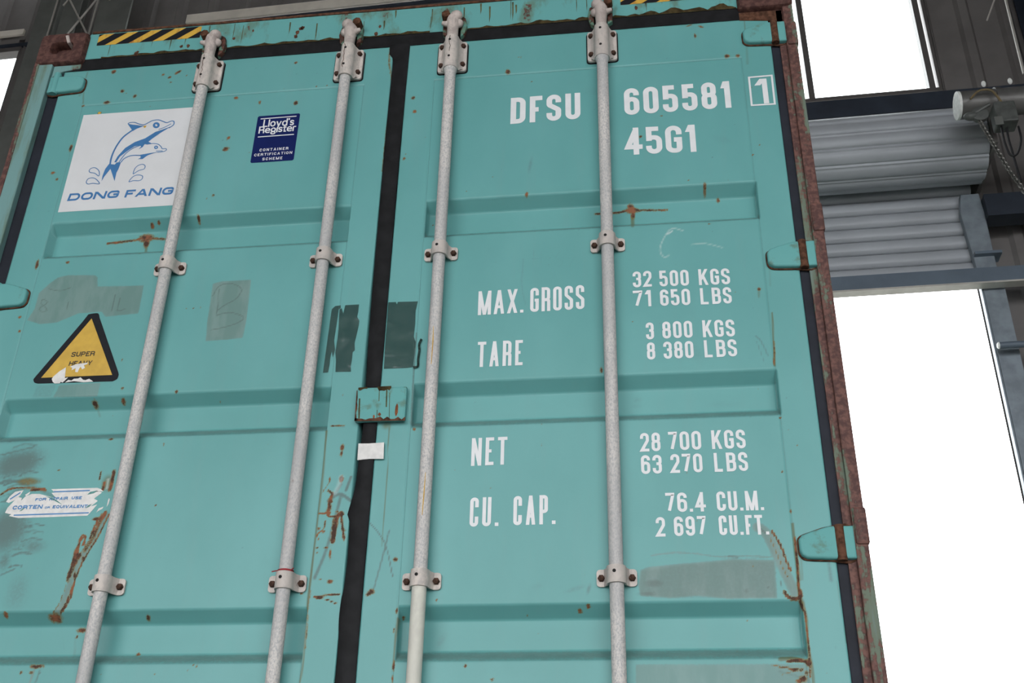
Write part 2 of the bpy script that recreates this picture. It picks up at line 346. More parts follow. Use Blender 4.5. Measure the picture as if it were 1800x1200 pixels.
def text(mb, s, x0, x1, z, h, t, y, shear=0, gap=None, slope=0., thick_h=1.):
    """capitals of height h and stroke t filling x0..x1 on the plane y"""
    g = t*.75 if gap is None else gap
    dot = lambda c: c in '.'
    fixed = lambda c: c in "Il.'i"
    tot_f = sum(t for c in s if fixed(c))+g*(len(s)-1); tot_w = sum(GL[c][0] if not fixed(c) else 0 for c in s)
    u = (x1-x0-tot_f)/max(tot_w, 1e-6); x = x0; zs = lambda q, zz: z+slope*(q-x0)+zz
    ybase = y; kk = 0
    for c in s:
        if dot(c):
            mb.flat([(x+a, zs(x, b)) for a, b in ((0, 0), (t, 0), (t, t), (0, t))], y); x += t+g; continue
        wg = t if fixed(c) else GL[c][0]*u
        X = lambda q: x+t/2+q*(wg-t)
        Z = lambda q: t/2*thick_h+q*(h-t*thick_h)
        sh = lambda a, b: (a+shear*b, zs(a, b))
        for pr in GL[c][1]:
            kk += 1; y = ybase-.00006*(kk % 5)
            if pr[0] == 'p':
                rw = max(wg-t, t*.5)
                P = [(X(q[0]), Z(q[1]), (q[2]*rw if len(q) > 2 else 0)) for q in pr[1]]
                P = [list(q) for q in P]
                if not pr[2]:                    # square ends reach the outline
                    for e, nb in ((0, 1), (-1, -2)):
                        if pr[1][e][1] in (0, 1) and abs(P[e][0]-P[nb][0]) < 1e-6: P[e][1] += math.copysign(t/2, pr[1][e][1]-.5)
                        if pr[1][e][0] in (0, 1) and abs(P[e][1]-P[nb][1]) < 1e-6 and wg > t: P[e][0] += math.copysign(t/2, pr[1][e][0]-.5)
                ribbon(mb, [sh(*q) for q in fillet([tuple(q) for q in P], pr[2])], t, y, pr[2])
            else:
                (u0, v0), (u1, v1) = pr[1], pr[2]; a0, b0, a1, b1 = X(u0), v0*h, X(u1), v1*h
                hw = t/2*min(math.hypot(a1-a0, b1-b0)/max(abs(b1-b0), 1e-6), 1.6)*.96
                mb.add([(q[0], y, q[1]) for q in (sh(a0-hw, b0), sh(a0+hw, b0), sh(a1+hw, b1), sh(a1-hw, b1))], [(0, 1, 2, 3)])
        x += wg+g

# ================================================================== SETTING
def struct(o): o['kind'] = 'structure'; return o
WM = Matrix.Translation((WO[0], WO[1], 0)) @ Matrix.Rotation(PSI, 4, 'Z')
fl = MB(); fl.box(-30, 30, -30, 40, -.2, 0); struct(fl.build('floor', M['concrete']))
rf = MB(); rf.box(-14, 12, -9, 4.15, 9.6, 9.75)
for i in range(44): rf.box(-14+i*.6, -14+i*.6+.12, -9, 4.15, 9.53, 9.6)
struct(rf.build('shading_ceiling', M['roof']))  # unseen roof, its height and forward reach set to dim the doors' top
# unseen shed walls added to cut daylight: sides, and front with a wide entrance
struct(MB().box(-13.2, -13, -9, 4.6, 0, 9.6).build('added_wall_left', M['clad'])); struct(MB().box(9, 9.2, -9, 3.9, 0, 9.6).build('added_wall_right', M['clad']))
FO = 6.2  # entrance height, kept low to darken the doors' upper part
struct(MB().box(-13.2, 9.2, -9.2, -9, FO, 9.6).box(-13.2, -6.8, -9.2, -9, 0, FO).box(8.8, 9.2, -9.2, -9, 0, FO).build('added_wall_front', M['clad']))
OPL, OPR, OPT = -3.86, 2.30, 4.33+BZ         # shutter opening in the back wall
WZ0, WZ1 = 5.91+BZ, 7.32+BZ                  # window band
def clad(mb, u0, u1, z0, z1):                # trapezoidal sheet standing on the wall plane
    pr = [(0, 0), (.15, 0), (.175, -.032), (.235, -.032), (.26, 0), (.30, 0)]; pts = []; u = u0-(u0 % .30)
    while u < u1+.3:
        for a, b in pr[:-1]:
            if u0 <= u+a <= u1: pts.append((u+a, b))
        u += .30
    pts = [(u0, 0)]+pts+[(u1, 0)]
    n = len(pts); vs = [(a, b, z0) for a, b in pts]+[(a, b, z1) for a, b in pts]+[(u0, .08, z0), (u1, .08, z0), (u0, .08, z1), (u1, .08, z1)]
    mb.add(vs, [(i, i+1, n+i+1, n+i) for i in range(n-1)]+[(2*n, 2*n+2, 2*n+3, 2*n+1)])
wb = MB()
clad(wb, -12, 10, WZ1+.10, 9.7)
clad(wb, -5.48, -3.90, WZ0-.1, WZ1+.1); clad(wb, 2.33, 10, WZ0-.1, WZ1+.1)
clad(wb, -12, 10, OPT+.1, WZ0-.1); clad(wb, -12, OPL, 0, OPT+.1); clad(wb, OPR, 10, 0, OPT+.1)
o = wb.build('wall_back', M['clad']); o.matrix_world = WM; struct(o)
def wbox(name, mat, u0, u1, f0, f1, z0, z1, bev=0, parent=None, kind=True, label=None):
    """box on the wall: f = distance in front of the wall plane"""
    o = MB().box(u0, u1, -f1, -f0, z0, z1, bev).build(name, mat, parent, label)
    if parent is None:
        o.matrix_world = WM
        if kind: struct(o)
    return o
wbox('steel_girt', M['steel_dark'], -12, 10, .04, .16, W(1422, 210, .16)[1], W(1422, 180, .16)[1])
wbox('steel_girt', M['steel_dark'], -12, 10, .01, .035, WZ1+.02, WZ1+.06)
def window(name, u0, u1, mull, hz0, hz1):
    root = MB()
    root.box(u0, u1, -.03, .06, WZ0-.02, WZ0+.012); root.box(u0, u1, -.03, .06, WZ1-.03, WZ1+.02)
    for m in mull: root.box(m-.022, m+.022, -.03, .05, WZ0, WZ1)
    for m in (u0, u1): root.box(m-.02, m+.02, -.02, .08, WZ0, WZ1)
    r = root.build(name, M['alu']); r.matrix_world = WM; struct(r)
    e = [u0]+list(mull)+[u1]
    for a, b in zip(e[:-1], e[1:]):
        if b-a > .1: MB().box(a+.02, b-.02, .02, .026, WZ0+.01, WZ1-.02).build('pane', M['glass'], r)
    MB().box(u0, u1, -.06, -.03, hz0, hz1, .004).build('head_flashing', M['daylit_trim'], r, 'strip along the window head, daylight painted in as pale cream')
    return r
window('window_1', -11.0, -5.49, [-10.2, -9.3, -8.4, -7.5, -6.6], 7.465+BZ, 7.53+BZ)
window('window_2', -3.90, 2.33, [-3.1, -2.2, -1.3, -.4, .5, 1.385, 2.262], 7.385+BZ, 7.485+BZ)
# header angle over the shutter opening, its pale lower flange, and the jamb plates
HF = .30; hz_a, hz_b = W(1464, 511, HF)[1], W(1464, 487, HF)[1]
hback = min((abs(W(1464, 521, HF-k*.005)[1]-hz_a), HF-k*.005) for k in range(60))[1]
ha = MB(); ha.box(-12, 10, -HF, -HF+.02, hz_a, hz_b)
o = ha.build('header_beam', M['steel_blue']); o.matrix_world = WM; struct(o)
MB().box(-12, 10, -HF-.001, -hback, hz_a-.012, hz_a).build('lower_flange', M['edge'], o)
JU0, JU1 = W(1729, 506, .2)[0], W(1766, 504, .2)[0]
jb = MB().box(JU0, JU1, -.20, -.12, 0, hz_a+.05).box(JU0-.012, JU0-.002, -.19, -.14, 0, hz_a+.05).box(OPL-.125, OPL, -.20, -.12, 0, hz_a+.05)
o = jb.build('trim_1', M['galv_guide']); o.matrix_world = WM; struct(o)
# window-level girt on the right and steel columns
wbox('steel_girt', M['steel_dark'], W(1732, 355, .3)[0], 8, .16, .30, W(1732, 379, .3)[1], W(1732, 341, .3)[1])
def column(u, lit):
    o = MB().box(u-.10, u+.10, -.40, -.385, 0, 9.7).box(u-.006, u+.006, -.385, -.05, 0, 9.7).box(u-.10, u+.10, -.05, -.035, 0, 9.7).build('steel_column', M[lit])
    o.matrix_world = WM; return struct(o)
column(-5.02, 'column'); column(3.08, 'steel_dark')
# braced lattice column beside the left window
lc = MB()
lc.box(-4.86, -4.70, -.42, -.405, 0, 9.6); lc.box(-4.52, -4.22, -.42, -.40, 0, 9.6)
o = lc.build('lattice_column', M['column']); o.matrix_world = WM; struct(o)
br = MB()
for z0 in (.9, 1.5, 2.1, 2.7, 3.3, 3.9, 4.5, 5.1, 5.7, 6.3, 6.9, 7.5, 8.1, 8.7, 9.3):
    br.tube([(-4.86, -.44, z0), (-4.42, -.44, z0-.75)], .009, 6); br.tube([(-4.50, -.43, z0), (-4.86, -.43, z0-.75)], .009, 6)
br.tube([(-4.93, -.43, .0), (-4.93, -.43, 9.6)], .008, 6); br.tube([(-4.53, -.44, .0), (-4.53, -.44, 9.6)], .008, 6)
br.build('lacing_bar', M['edge'], o, 'thin pale lacing bars crossing between the uprights')
# pale rods: right column's lit flange edge drawn in, plus a thin diagonal
for (ax, ay, bx, by) in ((1768, 0, 1800, 130), (1748, 0, 1735, 36)):
    a = W(ax, ay, .42); b = W(bx, by, .42)
    if ay == 0: a = (a[0]-(b[0]-a[0])*.5, a[1]-(b[1]-a[1])*.5)
    o = MB().tube([(a[0], -.42, a[1]), (b[0], -.42, b[1])], .010 if ax > 1750 else .006, 6).build('bright_line_rod', M['edge']); o.matrix_world = WM; struct(o)

# ------------------------------------------------------------------ roller shutter
sh = empty('roller_shutter', None, 'grey rolled-up steel roller shutter above the opening right of the container', 'roller shutter', mat=WM)
CR, CF, CZ = .25, .42, W(1440, 268, .48)[1]            # coil radius, distance in front of the wall, axis height
prof = []; K = 14
for k in range(K):
    a0 = 2*math.pi*k/K
    for q in range(16):
        f = q/16; r = CR*(1+.055*math.sin(math.pi*f/.76)**.45 if f < .76 else 1-.02+.05*max(0, math.sin(math.pi*(f-.76)/.24)))
        prof.append((r, a0+2*math.pi/K*f))
n = len(prof); U0, U1 = -3.95, W(1732, 265, .52)[0]
vs = [(u, -CF-r*math.cos(a), CZ+r*math.sin(a)) for u in (U0, U1) for r, a in prof]
cm = MB().add(vs, [(i, (i+1) % n, n+(i+1) % n, n+i) for i in range(n)]+[tuple(range(n)), tuple(range(2*n-1, n-1, -1))])
cm.build('coil', M['galv'], sh, 'slatted curtain wound on its drum', smooth=True)
MB().box(U0, U1, -CF-.03, -CF+.1, CZ+CR*.98, CZ+CR+.028).build('top_trim', M['edge'], sh)
ct = []; z = hz_a+.03; P = .1085
while z < CZ-.02:
    for q in range(9):
        f = q/8; ct.append((.16+.024*math.sin(math.pi*f)**.42, z+f*P*.88))
    ct.append((.138, z+P*.895)); ct.append((.138, z+P*.965)); ct.append((.158, z+P*.985)); z += P
n = len(ct); vs = [(u, -f, zz) for u in (-3.82, 2.32) for f, zz in ct]
MB().add(vs, [(i, i+1, n+i+1, n+i) for i in range(n-1)]).build('curtain', M['galv'], sh, 'horizontal convex slats hanging below the coil', smooth=True)
gt, gm_, gb = W(1715, 340, .24)[1], W(1715, 372, .24)[1], W(1722, 480, .24)[1]; gu = W(1713, 450, .24)[0]
for s_, u in ((1, gu), (-1, -3.955)):
    g = MB().prism([(u, gb), (u+.125, gb), (u+.125, gm_), (u+.115, gt), (u-.005, gt), (u-.03, gm_)], -.24, -.19, .006)
    go = g.build('guide_rail', M['galv_guide'], sh)
    zf = W(1722, 449, .24)[1]; MB().box(u-.005, u+.165, -.28, -.16, zf-.01, zf+.01).build('bracket_flange', M['steel_blue'], go)
bx = MB().box(U1+.005, U1+.03, -.70, -.04, CZ-.20, CZ+.24).build('end_plate', M['clad'], sh)

# ------------------------------------------------------------------ pipe, control box, chain
a = W(1684, 186, 1.00); PR = .088
pp = empty('pipe', None, 'grey steel pipe with white end cap sticking out right of the shutter coil', 'pipe', mat=WM)
MB().lathe([(PR, 0), (PR, 3.2)], 28, 'x', (a[0], -1.00, a[1])).build('pipe_body', M['pipe'], pp, smooth=True)
MB().lathe([(PR*.6, -.012), (PR*1.02, -.010), (PR*1.02, .006)], 28, 'x', (a[0], -1.00, a[1])).build('end_cap', M['white_cap'], pp, 'round white end cap', smooth=True)
for dx in (.215, .46): MB().lathe([(PR*1.09, 0), (PR*1.09, .03)], 24, 'x', (a[0]+dx, -1.00, a[1])).build('clamp', M['pipe'], pp, smooth=True)
for px, py in ((1726, 157), (1772, 152)):
    b = W(px, py, 1.00); MB().sphere((b[0], -1.05, b[1]), .02, sq=(.7, .6, 1.2)).build('clamp_nut', M['white_cap'], pp, 'bright white nut', smooth=True)
cb0 = W(1742, 190, 1.11); cb1 = W(1788, 221, 1.11)
cb = MB().box(cb0[0], cb1[0], -1.17, -1.05, cb1[1], cb0[1], .008).build('control_box', M['box_grey'])
cb.matrix_world = WM; cb['label'] = 'small grey electrical box hanging under the white-capped pipe'; cb['category'] = 'control box'
pl0 = W(1747, 205, 1.175); pl1 = W(1765, 218, 1.175)
MB().box(pl0[0], pl1[0], -1.176, -1.171, pl1[1], pl0[1]).build('nameplate', M['column'], cb)
sp = W(1722, 202, 1.15)
cw = MB().lathe([(.035, -.02), (.05, -.015), (.05, .015), (.035, .02)], 16, 'y', (sp[0], -1.15, sp[1]))
cw.sphere((sp[0]-.05, -1.15, sp[1]-.005), .035, sq=(1.3, .8, .8)); cw.tube([(sp[0]-.07, -1.15, sp[1]-.01), (sp[0]+.06, -1.18, sp[1]+.05)], .012, 8)
hc = empty('chain_drive', None, 'hand chain drive with steel chain slanting down from the white-capped pipe', 'chain drive', mat=WM)
cw.build('chain_wheel', M['box_grey'], hc, smooth=True)
chn = MB()
pts = smooth_pts([(1722, 212), (1737, 238), (1754, 266), (1775, 300), (1800, 336), (1838, 400), (1850, 470)], n=9)
W3 = lambda px, py, off: (W(px, py, off)[0], -off, W(px, py, off)[1])
P3 = [Vector(W3(px, py, 1.15)) for px, py in pts]; acc = 0; k = 0
for i in range(len(P3)-1):
    d = P3[i+1]-P3[i]; steps = max(1, int(d.length/.026))
    for j in range(steps):
        c = P3[i]+d*(j/steps); t = d.normalized(); q = Vector((0, 1, 0)) if k % 2 else t.cross(Vector((0, 1, 0))).normalized(); k += 1
        loop = [c+t*(.019*math.cos(2*math.pi*m/10))+q*(.012*math.sin(2*math.pi*m/10)) for m in range(11)]
        chn.tube(loop, .0042, 5)
chn.build('chain', M['chain'], hc)
for nm, pts, m_, off, lab in (
    ('cable', [(1706, 174), (1720, 160), (1740, 158), (1752, 168), (1765, 186)], 'cable_tan', 1.13, 'tan cable looped over the grey pipe with white end cap'),
    ('cable', [(1760, 222), (1766, 250), (1776, 272), (1788, 270), (1795, 245), (1790, 222)], 'cable', 1.12, 'black cable looping below the electrical box, nearest its right edge'),
    ('cable', [(1769, 222), (1773, 245), (1778, 262), (1786, 290), (1795, 320)], 'cable', 1.10, 'black cable hanging straight down from the electrical box')):
    o = MB().tube([W3(px, py, off) for px, py in smooth_pts(pts, n=5)], .007, 6).build(nm, M[m_], smooth=True); o.matrix_world = WM; o['label'] = lab; o['category'] = 'cable'; o['group'] = 'cables around the shutter motor'
a = W(1756, 607, .3)
lp = empty('pipe', None, 'short blue-grey pipe with bright tip beside the white opening at the right edge', 'pipe', mat=WM)
MB().lathe([(.022, 0), (.022, 2)], 14, 'x', (a[0], -.3, a[1])).build('pipe_body', M['steel_blue'], lp, smooth=True)
MB().sphere((a[0], -.3, a[1]), .022, sq=(.6, 1, 1)).build('tip', M['white_cap'], lp, 'bright tip', smooth=True)
wbox('steel_girt', M['steel_dark'], 2.50, 8, .05, .2, W(1780, 645)[1], W(1780, 628)[1])

# ================================================================== CONTAINER
CT = empty('shipping_container', (0, 0, BZ), 'weathered teal shipping container seen from its closed rear doors', 'shipping container')
L12 = 12.19
def corr_sheet(name, fn, parent, label=None):
    pr = []; y = .3
    while y < L12-.3:
        for a, b in ((0, 0), (.07, 0), (.138, .036), (.208, .036)): pr.append((y+a, b))
        y += .276
    n = len(pr); vs = [fn(a, b, 0) for a, b in pr]+[fn(a, b, 1) for a, b in pr]
    return MB().add(vs, [(i, i+1, n+i+1, n+i) for i in range(n-1)]).build(name, M['teal'], parent, label)
corr_sheet('side_panel', lambda a, b, k: (-1.205+b, a, .15+k*2.65), CT)
corr_sheet('side_panel', lambda a, b, k: (1.205-b, a, .15+k*2.65), CT)
corr_sheet('roof_panel', lambda a, b, k: (-1.16+k*2.32, a, 2.88-b*.6), CT)
MB().box(-1.2, 1.2, L12-.1, L12-.02, 0, 2.85).build('front_panel', M['teal'], CT)
MB().box(-1.2, 1.2, .2, L12-.1, 0, .15).build('floor_frame', M['teal'], CT)
for x in (-1.219, 1.159): MB().box(x, x+.06, .17, L12-.17, 2.83, 2.893).build('top_rail', M['rail'], CT)
MB().box(-1.057, 1.057, .0, .14, .0, .13, .004).build('door_sill', M['rail'], CT)
# door header
HY = .012; ht = D(450, 36, HY)[1]; hb = D(450, 81, HY)[1]
hd = MB().box(-1.06, 1.06, HY, .16, hb, ht, .004).build('header_rail', M['rail'], CT, 'teal header rail streaked with rust')
MB().box(-1.05, 1.05, HY-.003, .14, ht-.004, ht+.005).build('rusty_lip', M['rust'], hd, 'brown rusted upper lip')
MB().box(-1.19, 1.19, .075, .10, .10, 2.80).build('inner_seal_frame', M['rubber'], CT)
rs = MB()
def edge_rust(xa, xb, hmax, mb):
    n_ = int((xb-xa)/.012); top = []
    for i in range(n_+1):
        x = xa+(xb-xa)*i/n_; v = abs(math.sin(x*23)*math.sin(x*7.3+1)+.5*math.sin(x*61)); top.append((x, hb+.003+hmax*min(1, v)*random.uniform(.5, 1)))
    mb.flat([(xa, hb-.0005)]+top+[(xb, hb-.0005)], HY-.0005)
edge_rust(-1.0, .10, .010, rs); edge_rust(.16, .62, .016, rs); edge_rust(.66, 1.055, .022, rs)
rs.build('rust_edge', M['edge_rust'], hd, 'dark rust creeping up from the lower edge')
SM = plain('streak_rust', (.085, .085, .04), .9, 0, .1, .4, 40)
for _ in range(30):
    st_ = MB()
    x = random.uniform(-1.0, 1.03); z1_ = ht-.006-random.random()**2*.05; l_ = random.uniform(.02, .09); w_ = random.uniform(.0008, .003)
    st_.flat([(x-w_, z1_), (x+w_, z1_), (x+w_*.8+.001, z1_-l_*.6), (x, max(z1_-l_, hb+.004))], HY-.0004-_*.000004); st_.build('rust_streak', SM, hd)
for (px, py, r_) in ((240,94,5),(319,82,3.5),(331,81,3.5),(445,54,2.5),(411,68,3),(520,64,4),(523,57,4),(528,51,3.5),(532,49,4),(661,60,4),(1118,14,4),(668,47,3)):
    st_ = MB(); x, z = D(px, py, HY); k_ = SC(px, py, HY); st_.flat([(x+r_/k_*math.cos(t*.6283)*random.uniform(.6, 1.1), z+r_/k_*1.3*math.sin(t*.6283)*random.uniform(.6, 1.1)) for t in range(10)], HY-.0007); st_.build('rust_spot', M['rust'], hd)
# corner posts and castings
pR = MB().box(1.1885, 1.219, .0, .15, .11, 2.79, .003).box(1.17, 1.1885, .012, .06, .11, 2.79)
pR.build('corner_post', M['post'], CT, 'right corner post, rusted red brown')
pL = MB().box(-1.219, -1.157, .0, .15, .11, 2.79, .003)
pLo = pL.build('corner_post', M['post_teal'], CT, 'left corner post, teal with rusty outer edge')
MB().box(-1.2195, -1.203, -.003, .15, .11, 2.79, .002).build('rusty_edge', M['post'], pLo, 'brown rusted outer edge')
for zz in (2.00, 1.135, 2.665):
    MB().box(1.191, 1.2225, -.006, .05, zz-.045, zz+.045, .006).build('hinge_lug', M['post'], CT)
def casting(x0, x1, z0, z1):
    mb = MB(); cx, cz = (x0+x1)/2, (z0+z1)/2; hw, hh = (x1-x0)/2, (z1-z0)/2; n = 40; y0, y1 = -.006, .17
    ang = [2*math.pi*i/n for i in range(n)]
    def rect(a, w_, h2, r):                  # rounded rectangle by superellipse
        c, s = math.cos(a), math.sin(a); e = 2/r
        return cx+w_*math.copysign(abs(c)**e, c), cz+h2*math.copysign(abs(s)**e, s)
    rings = [[(*rect(a, hw, hh, 9), y1) for a in ang], [(*rect(a, hw, hh, 9), y0+.008) for a in ang], [(*rect(a, hw-.005, hh-.005, 9), y0) for a in ang],
             [(*rect(a, .040, .026, 4), y0) for a in ang], [(*rect(a, .036, .023, 4), y0+.006) for a in ang], [(*rect(a, .036, .023, 4), y0+.035) for a in ang]]
    vs = [(x, y, z) for rg in rings for x, z, y in rg]; fs = []
    for i in range(len(rings)-1):
        for k in range(n): fs.append((i*n+k, i*n+(k+1) % n, (i+1)*n+(k+1) % n, (i+1)*n+k))
    mb.add(vs, fs); mb.add([vs[5*n+k] for k in range(n)], [tuple(range(n))]); mb.add([vs[k] for k in range(n)], [tuple(range(n-1, -1, -1))])
    return mb
c0 = casting(-1.2215, -1.055, 2.772, 2.905).build('corner_casting', M['casting'], CT, 'top left corner casting, dark brown rust', smooth=True)
casting(1.057, 1.2215, 2.775, 2.905).build('corner_casting', M['casting'], CT, 'top right corner casting, dark brown rust', smooth=True)
casting(-1.2215, -1.057, 0, .118).build('corner_casting', M['casting'], CT, smooth=True); casting(1.057, 1.2215, 0, .118).build('corner_casting', M['casting'], CT, smooth=True)
lx, lz = D(121, 69, -.006)
MB().prism([(lx-.012, lz+.012), (lx+.002, lz-.022), (lx+.012, lz-.019), (lx-.001, lz+.015)], -.012, .02, .002).build('latch_tab', M['cam'], c0, 'pale tab in the casting hole')
wx = MB().prism([(-1.157, 2.725), (-1.12, 2.748), (-1.06, 2.757), (-1.06, 2.775), (-1.157, 2.775)], .010, .05, .003)
wx.build('gusset', M['post_teal'], CT)
MB().prism([(1.06, 2.745), (1.06, 2.776), (1.19, 2.776), (1.19, 2.70), (1.15, 2.735)], .012, .05, .003).build('gusset', M['rust'], CT)

# ------------------------------------------------------------------ doors
FOLDS = [(2.1424, 2.0159), (1.5567, 1.4299), (.9691, .8402), (.3835, .2560)]
FA, FB, FD = .029, .028, .036
def axis(breaks, fine_lo, fine_hi, step):
    b = sorted(set(round(x, 5) for x in breaks)); out = [b[0]]
    for p, q in zip(b[:-1], b[1:]):
        st = step if (q > fine_lo and p < fine_hi) else .1
        n = max(1, int(math.ceil((q-p)/st))); out += [p+(q-p)*(i+1)/n for i in range(n)]
    return np.array(out)
class Door:
    def __init__(s, x0, x1, xl, xr, seams):
        s.x0, s.x1 = x0, x1; zt, zb = 2.7474, .15; sl = .003
        bx = [x0, x1, xl, xl+sl, xr-sl, xr]; bz = [zb, zt, .70]
        for a, b in FOLDS: bz += [a, a-FA, b, b+FB]
        for q in seams: bx += [q-.002, q, q+.002]
        ZS = 2.598; bz += [ZS-.002, ZS, ZS+.002]
        s.xs = axis(bx, -9, 9, .0042); s.zs = axis(bz, .72, 9, .0042)
        s.X, s.Z = np.meshgrid(s.xs, s.zs); X, Z = s.X, s.Z; dep = np.zeros_like(X)
        for a, b in FOLDS:
            fz = np.clip(np.minimum((a-Z)/FA, (Z-b)/FB), 0, 1); fx = np.clip(np.minimum((X-xl)/sl, (xr-X)/sl), 0, 1); dep = np.maximum(dep, FD*np.minimum(fz, fx))
        s.groove = np.zeros_like(X)
        for q in seams: s.groove = np.maximum(s.groove, (np.abs(X-q) < .001)*(Z < ZS+.001)*1.)
        s.groove = np.maximum(s.groove, (np.abs(Z-ZS) < .001)*(X > seams[0])*(X < seams[-1])*1.)
        dep = dep+s.groove*.0025
        s.Y = YD+dep; s.w = np.zeros(X.shape+(4,), np.float32); s.ch = np.zeros(X.shape, np.float32)
        s.w[..., 1] = np.maximum(s.w[..., 1], s.groove*.55)
        for i, (a, b) in enumerate(FOLDS):   # dust lying on the upward-facing lower slopes
            inn = (X > xl)*(X < xr)
            s.w[..., 1] = np.maximum(s.w[..., 1], inn*np.clip(1-np.abs(Z-(b+FB/2))/(FB/2+.002), 0, 1)**.3*.42); s.w[..., 2] = np.maximum(s.w[..., 2], inn*np.clip(1-np.abs(Z-(b+FB/2))/(FB/2+.002), 0, 1)**.3*.62)
            s.w[..., 1] = np.maximum(s.w[..., 1], inn*np.clip(1-np.abs(Z-b)/.006, 0, 1)*(.5, .6, .5, .5)[i])
    def put(s, m, ch, amt=1):
        if ch == 'c': s.ch = np.maximum(s.ch, m*amt).astype(np.float32)
        else: k = 'rgba'.index(ch); s.w[..., k] = np.maximum(s.w[..., k], m*amt)
    def blob(s, px, py, rx, ry=None, ch='r', amt=1., rot=0):
        x, z = D(px, py); k = SC(px, py); rx, ry = rx/k, (ry or rx)/k*1.1
        if x < s.x0-.1 or x > s.x1+.1: return
        dx, dz = s.X-x, s.Z-z; c, q = math.cos(rot), math.sin(rot); dx, dz = c*dx+q*dz, -q*dx+c*dz
        s.put(np.clip(1.25*(1-np.sqrt((dx/rx)**2+(dz/ry)**2)), 0, 1), ch, amt)
    def line(s, pts, wd, ch='r', amt=1., n=5, taper=False):
        P = smooth_pts(pts, n=n) if len(pts) > 2 else pts; P = [D(*p) for p in P]; k = SC(*pts[0]); r = wd/k
        if max(p[0] for p in P) < s.x0-.05 or min(p[0] for p in P) > s.x1+.05: return
        for i, (p, q) in enumerate(zip(P[:-1], P[1:])):
            d = (q[0]-p[0], q[1]-p[1]); l = d[0]**2+d[1]**2+1e-12; t = np.clip(((s.X-p[0])*d[0]+(s.Z-p[1])*d[1])/l, 0, 1)
            dist = np.hypot(s.X-p[0]-t*d[0], s.Z-p[1]-t*d[1]); s.put(np.clip(1.4*(1-dist/r), 0, 1), ch, amt)
    def poly(s, pts, ch='b', amt=1., soft=3):
        P = np.array([D(*p) for p in pts]); k = SC(*pts[0]); ins = np.zeros(s.X.shape, bool); dmin = np.full(s.X.shape, 9.)
        if P[:, 0].max() < s.x0 or P[:, 0].min() > s.x1: return
        for (ax, az), (bx_, bz_) in zip(P, np.roll(P, -1, 0)):
            c = ((az > s.Z) != (bz_ > s.Z)) & (s.X < (bx_-ax)*(s.Z-az)/(bz_-az+1e-12)+ax); ins ^= c
            l = (bx_-ax)**2+(bz_-az)**2+1e-12; t = np.clip(((s.X-ax)*(bx_-ax)+(s.Z-az)*(bz_-az))/l, 0, 1)
            dmin = np.minimum(dmin, np.hypot(s.X-ax-t*(bx_-ax), s.Z-az-t*(bz_-az)))
        s.put(np.clip(.5+np.where(ins, dmin, -dmin)/(soft/k), 0, 1), ch, amt)
    def build(s, label):
        nz, nx = s.X.shape; co = np.stack([s.X, s.Y, s.Z], -1).reshape(-1, 3)
        i = np.arange(nz*nx).reshape(nz, nx); q = np.stack([i[:-1, :-1], i[:-1, 1:], i[1:, 1:], i[1:, :-1]], -1).reshape(-1, 4)
        ring = np.concatenate([i[0, :], i[1:, -1], i[-1, -2::-1], i[-2:0:-1, 0]]); nb = len(ring); back = co[ring].copy(); back[:, 1] = .075
        j = np.arange(nb)+nz*nx; sk = np.stack([np.roll(ring, -1), ring, j, np.roll(j, -1)], -1)
        co = np.concatenate([co, back]); q = np.concatenate([q, sk])
        me = bpy.data.meshes.new('door'); me.vertices.add(len(co)); me.vertices.foreach_set('co', co.ravel())
        me.loops.add(q.size); me.loops.foreach_set('vertex_index', q.ravel().astype(np.int32))
        me.polygons.add(len(q)); me.polygons.foreach_set('loop_start', (np.arange(len(q))*4).astype(np.int32)); me.update(); me.validate()
        a = me.attributes.new('wear', 'FLOAT_COLOR', 'POINT'); wv = np.concatenate([s.w.reshape(-1, 4), np.zeros((nb, 4), np.float32)]); a.data.foreach_set('color', wv.ravel())
        a = me.attributes.new('chalk', 'FLOAT', 'POINT'); a.data.foreach_set('value', np.concatenate([s.ch.ravel(), np.zeros(nb, np.float32)]))
        me.materials.append(M['teal']); o = bpy.data.objects.new('door', me); COL.objects.link(o); o.parent = CT; o['label'] = label
        return o
dl = Door(-1.1160, -.0137, -1.0195, -.0958, (-1.0225, -.0975)); dr = Door(.0367, 1.1443, .1255, 1.0580, (.1245, 1.0550))
